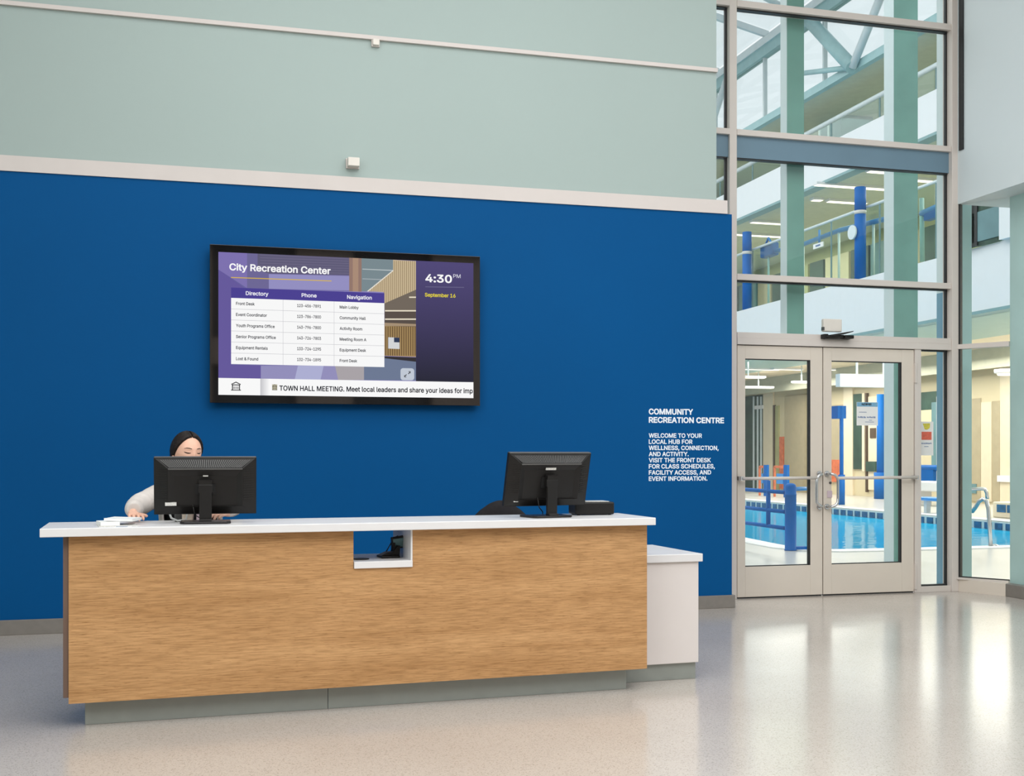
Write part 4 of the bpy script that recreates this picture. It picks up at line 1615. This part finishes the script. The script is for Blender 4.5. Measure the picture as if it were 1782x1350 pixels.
# ------------------------------------------------------------------ pool hall shell
hall_outer = [(-8, 9.2), (22, 9.2), (22, 39), (-8, 39)]
pool = [(8.05, 38), (7.98, 20), (7.92, 16.2), (7.74, 14.6), (7.70, 13.95), (7.80, 13.60), (8.02, 13.45), (8.4, 13.42), (12.6, 13.42), (13.6, 13.55), (14.2, 13.95), (14.5, 14.6), (14.5, 38)]


def ring(outer, hole, z):
    ls = [[Vector((x, y, 0)) for x, y in outer], [Vector((x, y, 0)) for x, y in hole]]
    flat = outer + hole
    return [(x, y, z) for x, y in flat], [tuple(t) for t in tessellate_polygon(ls)]


mb = MB()
v_, f_ = ring(hall_outer, pool, -.002)
mb.add(v_, f_)
n = len(pool)
mb.add([(x, y, -.002) for x, y in pool] + [(x, y, -1.3) for x, y in pool], [(i, (i + 1) % n, n + (i + 1) % n, n + i) for i in range(n)])
st('floor_pool_deck', mb, M['deck'])


def offset(poly, d):
    out = []
    n = len(poly)
    for i in range(n):
        a, b, c = Vector(poly[i - 1]), Vector(poly[i]), Vector(poly[(i + 1) % n])
        n1 = Vector(((b - a).y, -(b - a).x)).normalized()
        n2 = Vector(((c - b).y, -(c - b).x)).normalized()
        m = (n1 + n2)
        m = m / max(.3, m.length_squared) * 2 if m.length > .01 else n1
        out.append(tuple(b + m * d))
    return out


area2 = sum(pool[i - 1][0] * pool[i][1] - pool[i][0] * pool[i - 1][1] for i in range(n))
big = offset(pool, .32 if area2 > 0 else -.32)
mb = MB()
v_, f_ = ring(big, pool, .012)
mb.add(v_, f_)
mb.add([(x, y, .012) for x, y in pool] + [(x, y, -.03) for x, y in pool], [(i, (i + 1) % n, n + (i + 1) % n, n + i) for i in range(n)])
mb.add([(x, y, .012) for x, y in big] + [(x, y, -.03) for x, y in big], [(i, (i + 1) % n, n + (i + 1) % n, n + i) for i in range(n)])
pl = thing('swimming_pool', 'indoor swimming pool with a blue tiled waterline beyond the glass doors', 'pool', (11, 20, 0))
mb.build('coping', M['coping'], pl)
MB().prism(pool, -1.31, -1.25).build('basin_floor', M['basin'], pl)
mb = MB()
mb.add([(x, y, -.05) for x, y in pool], [tuple(t) for t in tessellate_polygon([[Vector((x, y, 0)) for x, y in pool]])])
mb.T = None
mb.v = [Vector((p.x, p.y, -.16)) for p in mb.v]
mb.build('water', M['water'], pl)
B(14.43, 14.5, 14.6, 38, -.20, -.012).build('tile_bed', M['tilegrout'], pl)
mb = MB()
y = 14.7
while y < 37.5:
    mb.box(14.415, 14.43, y, y + .2, -.155, -.035)
    y += .30
mb.build('waterline_tiles', M['tile'], pl, kind='stuff')

# far wall of the deck level, ceilings and bulkhead
st('wall_pool_side', B(19.3, 19.6, 6, 39, 0, 3.9), M['beige'])
st('wall_pool_end', MB().box(-8, 14, 38.6, 39, 0, 12).box(14, 22, 38.6, 39, 0, 9.8), M['white'])
st('wall_pool_left', B(-8.2, -8, 9.2, 39, 0, 15), M['white'])
bulk = struct('ceiling_bulkhead')
B(14.25, 17.0, 6, 38.6, 3.87, 4.0).build('ceiling_slab', M['soffit'], bulk)
B(18.6, 18.7, 6, 38.6, 3.36, 3.87).build('drop_face', M['soffit2'], bulk)
B(17.0, 19.3, 6, 38.6, 3.87, 4.0).build('ceiling_slab', M['beige2'], bulk)
# parapet bands
for nm, lab, z0, z1, zr, zc in (('balcony', 'white lower balcony parapet with glass rail above the pool deck', 3.87, 5.12, 6.76, 7.56),
                                ('balcony', 'white upper balcony parapet with white handrail, nearest to the roof glazing', 7.56, 8.46, 9.10, 9.73)):
    t = thing(nm, lab, 'balcony', (14, 22, z0), 0, 'balconies over the pool')
    B(14, 14.25, 6, 38.6, z0 + .04, z1).build('parapet', M['band'], t)
    B(13.98, 14.27, 6, 38.6, z0, z0 + .06).build('edge_strip', M['edge'], t)
    B(14.25, 18.6, 6, 38.6, z1 - .5, z1 - .3).build('floor_slab', M['greywall'], t)
    y = 6.2
    while y < 38:
        B(14.31, 14.33, y, y + 1.9, z1 - .3, zr - .02).build('glass_panel', M['glass_rail'], t)
        B(14.31, 14.335, y + 1.925, y + 1.965, z1 - .3, zr - .02).build('rail_post', M['kiosk'], t)
        y += 2.0
    MB().tube([(14.32, 6, zr), (14.32, 38.5, zr)], .035 if z0 < 5 else .06, 8).build('handrail', M['steelw'], t)
st('ceiling_lower_gallery', B(14.25, 18.6, 6, 38.6, 7.58, 7.7), M['greywall'])
st('ceiling_upper_gallery', B(14.0, 18.6, 6, 38.6, 9.73, 9.85), M['greywall'])
st('wall_lower_gallery', B(18.4, 18.6, 6, 38.6, 4.8, 7.6), M['olive'])
st('wall_upper_gallery', B(18.4, 18.6, 6, 38.6, 8.1, 9.8), M['greywall'])
st('trim_4', B(13.9, 14.05, 6, 38.6, 9.72, 9.9), M['steelt'])
# gallery wall panels and windows
gp = struct('wall_gallery_panels')
y = 12.5
k = 0
while y < 38:
    m = (M['dkgreen'], M['beige'], M['dkgreen'], M['olive'], M['dkgreen'], M['beige3'], M['kiosk'])[k % 7]
    wdt = (1.3, .8, .6, 1.6, .9)[k % 5]
    B(18.3, 18.42, y, y + wdt, 4.8, 7.2).build('wall_panel', m, gp)
    y += wdt + .12
    k += 1

# clerestory and roof glazing
rf = struct('roof_glazing')
Y0, Y1 = 9.2, 38.6
B(13.9, 14.1, Y0, Y1, 11.45, 11.72).build('eaves_beam', M['steelt'], rf)
B(13.86, 14.14, Y0, Y1, 11.72, 11.9).build('eaves_cap', M['steelw'], rf)
ys = [Y0 + (Y1 - Y0) * i / 10 for i in range(11)]
for i in range(10):
    B(14.0, 14.02, ys[i], ys[i + 1], 9.9, 11.45).build('pane', M['glass_roof'], rf)
    B(13.96, 14.06, ys[i] - .03, ys[i] + .03, 9.9, 11.45).build('glazing_bar', M['steelw'], rf)


def slope(x):
    return 12.0 + (14 - x) * .22


for i in range(11):
    mb = MB()
    mb.prism([(14.1, slope(14.1)), (-8, slope(-8)), (-8, slope(-8) + .16), (14.1, slope(14.1) + .16)], ys[i] - .05, ys[i] + .05, 'y')
    mb.build('rafter', M['steelw'], rf)
xs = [14.1 - 2.2 * i for i in range(11)]
for x in xs:
    B(x - .03, x + .03, Y0, Y1, slope(x) - .06, slope(x) + .1).build('purlin', M['steelw'], rf)
for i in range(10):
    mb = MB()
    mb.prism([(14.1, slope(14.1) + .17), (-8, slope(-8) + .17), (-8, slope(-8) + .19), (14.1, slope(14.1) + .19)], ys[i] + .05, ys[i + 1] - .05, 'y')
    mb.build('pane', M['glass_roof'], rf)
# truss web members over the upper balcony
tr = struct('roof_truss')
for y in (16.5, 24.3, 32.2):
    MB().tube([(13.8, y, 11.5), (13.8, y - 1.9, 9.75)], .15, 10).build('web_member', M['steelt'], tr)
    MB().tube([(13.8, y - 1.9, 9.75), (13.8, y - 3.6, 11.5)], .09, 8).build('web_member', M['steelw'], tr)
    MB().tube([(13.8, y - 1.9, 9.75), (13.8, y + .6, 10.4)], .06, 8).build('web_member', M['steelt'], tr)
    MB().tube([(13.8, y, 11.5), (9.6, y, slope(9.6))], .07, 8).build('web_member', M['steelw'], tr)

# columns behind the glass
for nm, x0, x1, y0, y1, z0, mats in (('column_wind_post', 5.06, 5.235, 9.29, 9.40, 2.312, 'colgreen'), ('column_hall', 7.68, 8.0, 11.6, 11.79, 0, 'colgreen'), ('column_corner', 6.80, 6.955, 9.44, 9.56, 0, 'colreflect'), ('column_corner_mint', 6.955, 7.10, 9.44, 9.56, 0, 'colmint')):  # last two are one mint column, split to paint its blue reflection
    c_ = struct(nm)
    B(x0 + .006, x1, y0, y1 - .001, z0, 12.5).build('shaft', M[mats], c_)
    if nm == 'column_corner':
        B(x0, x0 + .006, y0 + .001, y1, 0, 2.79).build('side_face', M['colreflect'], c_)
        B(x0, x0 + .006, y0 + .001, y1, 2.79, 12.5).build('side_face', M['collit'], c_)
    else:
        B(x0, x0 + .006, y0 + .001, y1, z0, 12.5).build('side_face', M['collit'], c_)  # thin sheet, paler to imitate atrium light on the left face
B(4.9, 5.4, 9.24, 9.42, 2.262, 2.312).build('trim_5', AL, kind='structure')

# ------------------------------------------------------------------ things in the pool hall
# blue bollard and ramp railing
t = thing('bollard', 'thick bright blue bollard standing at the pool corner', 'bollard', (7.44, 13.55, 0))
MB().lathe(0, 0, [(.08, 0), (.08, .012), (.074, .014), (.074, .72), (.077, .722), (.077, .735), (.074, .737), (.074, .82), (.066, .855), (.045, .872), (.01, .878)]).build('post', M['pblue'], t, local=True)
B(.05, .22, -.05, .05, .0, .05).build('foot', M['pblue'], t, local=True, bevel=.01)
t = thing('ramp_railing', 'blue pipe railing running back from the bollard along the pool edge', 'railing', (7.45, 15, 0))
pa, pb_ = Vector((7.40, 13.62, 0)), Vector((7.42, 16.2, 0))
for z in (.755, .50, .285):
    MB().tube([pa + Vector((0, 0, z)), pb_ + Vector((0, 0, z + .01))], .026, 8).build('rail', M['pblue'], t)
pc = onX(1337, 850, 7.41)
MB().cyl(7.41, pc.y, .27, .90, .03, 10).build('baluster', M['pblue'], t)
MB().cyl(7.42, 16.15, 0, .80, .035, 10).build('end_post', M['pblue'], t)
t = thing('entry_rail', 'short blue pipe rail reaching out over the water from the bollard', 'railing', (7.9, 14, 0))
MB().tube([(7.50, 13.58, .80), (7.9, 14.0, .79), (8.15, 14.25, .78), (8.18, 14.28, .5), (8.18, 14.28, -.2)], .026, 8).build('rail', M['pblue2'], t)
MB().tube([(8.12, 14.22, .785), (8.19, 14.30, .785)], .05, 10).build('flange', M['pblue'], t)


def tall_post(label, px, pyb, pyt, X, r, head):
    b = onX(px, pyb, X)
    zt = onX(px, pyt, X).z
    t = thing('blue_post', label, 'post', (X, b.y, 0))
    MB().cyl(0, 0, 0, zt, r, 12).build('shaft', M['pblue'], t, local=True)
    MB().cyl(0, 0, 0, .75, r * 1.7, 12).build('sleeve', M['pblue'], t, local=True)
    if head:
        B(-.12, .12, -.02, .30, zt - .32, zt).build('head_box', M['pblue'], t, local=True)
    return t


tall_post('slim blue post with a box head on the deck across the pool', 1464.5, 878, 706, 15.5, .05, True)
tall_post('tall blue post standing against the beige wall beyond the notice', 1532.5, 857, 686, 18.6, .11, False)

# chrome grab rail at the near pool edge
t = thing('grab_rail', 'curved steel grab rail at the pool edge beyond the angled side glass', 'grab rail', (10.44, 13.4, 0))
g0 = Vector((10.44, 13.38, 0))


def gpt(px, py, dd):
    return onY(px, py, 13.38 + dd)


MB().tube([gpt(1724, 950, 0), gpt(1722, 915, 0), gpt(1720, 885, 0), gpt(1717, 872, .02), gpt(1711, 868, .06), gpt(1704, 872, .12), gpt(1698, 882, .2), gpt(1692, 890, .3)], .028, 10).build('rail', M['chrome'], t)
MB().tube([gpt(1718, 868, .3), gpt(1717.5, 858, .3), gpt(1714, 851, .3), gpt(1706, 850, .3), gpt(1680, 852, .32), gpt(1672, 853, .32), gpt(1671, 890, .32), gpt(1671, 960, .32)], .025, 10).build('rail', M['chrome'], t)
MB().lathe(10.44 - 10.44, 0, [(.06, 0), (.06, .015), (.03, .03)]).build('floor_flange', M['chrome'], t, local=True)

# raised spa with tiled rim
t = thing('raised_spa', 'raised pool basin with one row of blue tiles on the deck across the water', 'spa', (16.5, 15, 0))
B(15.3, 17.2, 9.5, 19.7, 0, .31).build('curb', M['beige2'], t, bevel=.02)
yy = 9.7
while yy < 19.6:
    B(15.288, 15.302, yy, yy + .26, .11, .26).build('tile', M['tile'], t)
    yy += .30
# blue board on legs, bench and hanging sign
t = thing('starting_board', 'flat blue board on pale legs on the deck across the pool', 'board', (15.2, 22, 0))
a, b = onX(1600, 880, 15.0), onX(1648, 880, 15.0)
B(14.85, 15.25, min(a.y, b.y), max(a.y, b.y), .27, .34).build('board', M['pblue2'], t, bevel=.02)
c = onX(1632, 880, 15.0)
B(15.0, 15.1, c.y - .05, c.y + .05, 0, .28).build('leg', M['steelw'], t)
c = onX(1610, 880, 15.0)
B(15.0, 15.1, c.y - .05, c.y + .05, 0, .28).build('leg', M['steelw'], t)
t = thing('white_bench', 'long low white bench standing before the beige far wall', 'bench', (17.2, 24, 0))
a, b = onX(1598, 850, 17.2), onX(1650, 850, 17.2)
B(17.0, 17.5, min(a.y, b.y), max(a.y, b.y), .36, .60).build('seat', M['white'], t, bevel=.03)
for f in (.15, .85):
    yy = a.y + (b.y - a.y) * f
    B(17.1, 17.4, yy - .08, yy + .08, 0, .36).build('leg', M['white'], t)
t = thing('far_blue_rail', 'blue rail with a hanging blue panel beyond the sidelight poster', 'railing', (17.8, 25, 0))
a, b = onX(1602, 819, 17.8), onX(1652, 819, 17.8)
MB().tube([(17.8, a.y, .92), (17.8, b.y, .92)], .07, 8).build('rail', M['pblue'], t)
c = onX(1616, 830, 17.8)
B(17.75, 17.85, c.y - .25, c.y + .25, .45, .9).build('hanging_panel', M['pblue'], t)
for q in (a.y - .1, b.y + .1):
    MB().cyl(17.8, q, 0, .95, .05, 8).build('post', M['pblue'], t)
t = thing('chair_frame', 'red topped blue frame standing beyond the door leaf over the railing', 'frame', (17, 32, 0))
for i, (p0, p1, y0_) in enumerate(((1322, 1333, 812), (1348, 1368, 812))):
    a, b = onX(p0, y0_, 16.5), onX(p1, y0_, 16.5)
    B(16.48, 16.52, min(a.y, b.y), max(a.y, b.y), a.z - .035, a.z + .035).build('top_rail', M['orange'], t)
    B(16.48, 16.52, min(a.y, b.y) + .15, max(a.y, b.y) - .15, a.z - .5, a.z - .2).build('blue_panel', M['pblue2'], t)
    B(16.48, 16.52, a.y - .04, a.y + .04, 0, a.z).build('leg', M['orange'], t)
    B(16.47, 16.55, b.y - .1, b.y + .1, 0, a.z + .06).build('leg', M['pblue'], t)

# pilasters, windows, openings on the deck level wall
WX = 19.28


def wall_item(name, px0, px1, py0, py1, m, dep, full=False, parent=None):
    a, b = onX(px0, py0, WX), onX(px1, py1, WX)
    z0 = 0 if full else max(0.0, min(onX(px0, py1, WX).z, onX(px1, py1, WX).z))
    z1 = 3.86 if full else min(3.86, max(onX(px0, py0, WX).z, onX(px1, py0, WX).z))
    return B(WX - dep * .4, WX + .02, min(a.y, b.y), max(a.y, b.y), z0, z1).build(name, m, parent)


wp = struct('wall_pool_features')
wall_item('pilaster', 1330, 1347, 0, 0, M['beige2'], .12, True, wp)
wall_item('pilaster', 1470, 1486, 0, 0, M['beige2'], .12, True, wp)
wall_item('dark_window', 1296, 1329, 690, 866, M['dkgreen'], .05, False, wp)
for px in (1312, 1319, 1325):
    wall_item('window_bar', px, px + 2, 690, 866, M['steelw'], .12, False, wp)
wall_item('window_bar', 1316, 1331, 706, 711, M['white'], .2, False, wp)
wall_item('door_jamb', 1347, 1349.5, 705, 866, M['brown'], .12, False, wp)
wall_item('door_leaf', 1350, 1356, 706, 864, M['olive'], .06, False, wp)
wall_item('goods_shelf', 1357, 1364, 760, 850, M['orange'], .05, False, wp)
wall_item('wall_panel', 1367, 1425, 690, 872, M['beige3'], .10, False, wp)
wall_item('opening', 1446, 1469, 705, 800, M['beige3'], .04, False, wp)
wall_item('goods_shelf', 1446, 1469, 800, 838, M['orange'], .1, False, wp)
wall_item('dark_window', 1486.5, 1505, 686, 816, M['dkgreen'], .08, False, wp)
wall_item('window_bar', 1504, 1508, 684, 820, M['beige2'], .2, False, wp)
wall_item('door_jamb', 1509, 1511, 684, 856, M['brown'], .16, False, wp)
wall_item('wall_panel', 1512, 1527, 690, 852, M['beige2'], .06, False, wp)
wall_item('notice_board', 1516, 1526, 745, 762, M['brown'], .12, False, wp)
wall_item('display_case', 1511, 1527, 803, 820, M['dkgreen'], .2, False, wp)
wall_item('dark_window', 1602, 1636, 683, 712, M['dkgreen'], .08, False, wp)
wall_item('wall_panel', 1602, 1630, 714, 846, M['beige'], .1, False, wp)
wall_item('dark_window', 1624, 1634, 700, 846, M['kiosk'], .14, False, wp)
wall_item('window_bar', 1634, 1637, 690, 846, M['white'], .2, False, wp)
# beige rooms seen through the angled side glass
wall_item('wall_panel', 1686, 1743, 645, 875, M['beige'], .06, False, wp)
wall_item('recess', 1692, 1709, 694, 872, M['beige3'], .10, False, wp)
wall_item('recess', 1729, 1742, 698, 872, M['beige3'], .10, False, wp)
wall_item('wall_panel', 1710, 1728, 700, 872, M['beige2'], .12, False, wp)
wall_item('pilaster', 1743, 1775, 0, 0, M['beige2'], .12, True, wp)
wall_item('ledge', 1741, 1778, 828, 838, M['white'], .25, False, wp)
wall_item('dark_window', 1690, 1702, 842, 858, M['kiosk'], .15, False, wp)

# lights under the ceilings


def strip_light(label, px, py, z, L, group, w=.12, first=[None]):
    u, v = (px - CX) / F, (HY - py) / F
    tt = (z - CH) / v
    X, Y = tt * (SN + u * CS), tt * (CS - u * SN)
    t = thing('ceiling_light', label, 'ceiling light', (X, Y, z), 0, group)
    B(-L / 2, L / 2, -w, w, -.04, .02).build('housing', M['white'], t, local=True)
    if z == 3.4:
        MB().cyl(0, 0, .0, .47, .02, 8).build('stem', M['steelw'], t, local=True)
    B(-L / 2 + .03, L / 2 - .03, -w + .02, w - .02, -.05, -.035).build('tube', M['lamp'], t, local=True)
    return t


for px, py, L, lab in ((1350, 387, 1.5, 'bar ceiling light above the far blue gallery column'), (1318, 408, 2.2, 'bar ceiling light lowest in the glazing, behind the far blue gallery column'),
                       (1481, 323, 1.9, 'bar ceiling light passing behind the top of the near blue gallery column'), (1474, 350, 1.1, 'bar ceiling light under the one at the near blue gallery column'),
                       (1534, 297, .7, 'bar ceiling light touching the big sea green column'), (1618, 313, 1.3, 'bar ceiling light between the big sea green column and the corner column'),
                       (1422, 346, .3, 'tiny square ceiling light over the gallery beside the wind post')):
    strip_light(lab, px, py, 7.56, L, 'gallery ceiling lights', .1)
for px, py, L, lab in ((1322, 641, 1.3, 'bar deck light highest in the door glass above the railing'), (1371, 641, 1.0, 'bar deck light next to the highest one in the same door glass'),
                       (1302, 655, 1.0, 'bar deck light at the hinge side of the door glass above the railing'), (1395, 664, .6, 'small deck light in front of the bulkhead, nearest the meeting stiles'),
                       (1320, 673, 1.0, 'lowest bar deck light seen over the pale pilaster'), (1470, 642, 1.3, 'bar deck light above the white beam in the notice door')):
    strip_light(lab, px, py, 3.86 if py < 645 else 3.4, L, 'deck ceiling lights', .09)
t = thing('wall_downlight', 'glowing round downlight at the pale beige pilaster beyond the angled glass', 'ceiling light', tuple(onX(1752, 650, 18.3)))
MB().lathe(0, 0, [(.28, .1), (.28, .02), (.22, .0)]).build('housing', M['white'], t, local=True)
MB().lathe(0, 0, [(.22, .0), (.2, -.04), (.02, -.05)]).build('lens', M['lamp'], t, local=True)

t = thing('hanging_beam_panel', 'white rectangular header panel hanging under the balcony, above the notice', 'panel', (15, 22, 3.2))
a, b = onY(1462, 650, 24), onY(1556, 674, 24)
B(a.x, b.x, 24, 24.2, b.z, a.z).build('face', M['band'], t)
for q in (.35, .85):
    xx = a.x + (b.x - a.x) * q
    B(xx - .02, xx + .02, 24.08, 24.12, a.z, 3.87).build('hanger', M['steelw'], t)

# gallery columns and pipes on the lower balcony
for px, lab in ((1300, 'far blue gallery column with a pale ring near its top'), (1497, 'near blue gallery column with a pale ring near its top')):
    p0 = onX(px, 500, 14.13)
    t = thing('gallery_column', lab, 'column', (14.13, p0.y, 5.12), 0, 'blue gallery columns')
    zt_ = onX(px, 404 if px < 1400 else 326, 14.13).z - 5.12
    MB().cyl(0, 0, 0, zt_ - .6, .125, 18).build('shaft', M['pblue'], t, local=True)
    MB().cyl(0, 0, zt_ - .52, zt_, .125, 18).build('cap', M['pblue'], t, local=True)
    MB().cyl(0, 0, zt_ - .6, zt_ - .52, .13, 18).build('ring', M['silver'], t, local=True)
    if px > 1400:
        m_ = MB()
        m_.T = Matrix.Translation((-.16, .05, zt_ - 1.0)) @ Matrix.Rotation(R(90), 4, 'Y')
        m_.cyl(0, 0, -.03, .01, .16, 16)
        m_.build('disc', M['steelw'], t, local=True)
t = thing('gallery_blue_rail', 'light blue pipe rail running along the lower gallery behind the glass', 'railing', (14.5, 22, 6.2))
pa, pb_ = onX(1330, 442, 14.5), onX(1545, 380, 14.5)
MB().tube([pa, onX(1398, 425, 14.5), onX(1460, 401, 14.5), pb_], .06, 8).build('rail', M['pblue2'], t)
for px, py in ((1398, 425), (1460, 401), (1520, 387)):
    q = onX(px, py, 14.5)
    MB().cyl(14.5, q.y, 4.82, q.z, .03, 8).build('post', M['steelw'], t)
t = thing('gallery_blue_pipe', 'short light blue pipe and bracket beside the corner column on the lower gallery', 'pipe', (14.6, 17, 6.5))
pa, pb_ = onX(1604, 372, 14.6), onX(1642, 355, 14.6)
MB().tube([pa, pb_], .07, 8).build('pipe', M['pblue2'], t)
MB().tube([onX(1604, 345, 14.6), onX(1605, 455, 14.6)], .05, 8).build('stem', M['steelt'], t)
q = onX(1624, 372, 14.6)
B(14.55, 14.7, q.y - .25, q.y + .25, q.z - .1, q.z + .12).build('bracket', M['pblue'], t)
t = thing('gallery_blue_box', 'square blue box hung on the gallery rail beside the far blue column', 'box', tuple(onX(1334, 450, 14.4)))
a, b = onX(1325, 450, 14.4), onX(1344, 420, 14.4)
B(14.35, 14.6, b.y, a.y, a.z, b.z).build('case', M['pblue'], t, bevel=.04)
MB().tube([(14.45, b.y + .15, b.z), (14.45, (a.y + b.y) / 2, b.z + .15), (14.45, a.y - .15, b.z)], .03, 6).build('handle', M['pblue2'], t)
MB().cyl(14.45, (a.y + b.y) / 2, 4.82, a.z, .03, 8).build('stand', M['steelt'], t)
t = thing('gallery_sign', 'small white sign hung on the light blue gallery rail', 'sign', tuple(onX(1423, 434, 14.3)))
a, b = onX(1415, 434, 14.3), onX(1432, 420, 14.3)
B(14.3, 14.33, b.y, a.y, a.z, b.z).build('board', M['paper'], t)
B(14.295, 14.3, b.y + .12, a.y - .12, (a.z + b.z) / 2 - .02, (a.z + b.z) / 2 + .02).build('print_line', M['inkblue'], t)
MB().cyl(14.34, (a.y + b.y) / 2, b.z, onX(1423, 400, 14.3).z, .03, 8).build('pole', M['pblue2'], t)
t = thing('upper_kiosk', 'teal grey kiosk standing on the upper balcony behind the handrail', 'kiosk', tuple(onX(1450, 230, 15.5)))
a, b = onX(1432, 215, 15.5), onX(1470, 165, 15.5)
zb_ = 8.16
B(15.4, 16.3, b.y, a.y, zb_, b.z - .25).build('cabinet', M['kiosk'], t)
B(15.3, 16.4, b.y - .05, a.y + .05, b.z - .25, b.z).build('canopy', M['steelt'], t)
for q in (a.y - .08, (a.y + b.y) / 2):
    B(15.36, 15.41, q, q + .06, zb_, b.z - .2).build('glazing_bar', M['steelw'], t)
# window seen through the upper side glass
sg = thing('balcony_window', 'dark window in the white parapet seen through the angled side glass', 'window', (13.9, 15, 5.2))
a, b = onX(1668, 436, 13.98), onX(1740, 424, 13.98)
B(13.93, 13.99, b.y, a.y, 5.13, 6.65).build('frame', M['dkgreen'], sg)
B(13.90, 13.93, onX(1704, 400, 13.98).y - .04, onX(1704, 400, 13.98).y + .04, 5.13, 6.65).build('mullion', M['gasket'], sg)
q = onX(1680, 400, 13.98)
B(13.91, 13.93, q.y - .35, q.y + .25, 5.13, 6.2).build('dark_machine', M['blackmatte'], sg)
q = onX(1725, 420, 13.98)
B(13.91, 13.93, q.y - .5, q.y + .5, 5.2, 5.75).build('teal_panel', M['kiosk'], sg)
a, b = onX(1740, 424, 13.9), onX(1775, 424, 13.9)
st('wall_side_white', B(13.88, 14.0, b.y, a.y, 5.12, 7.56), M['band'])
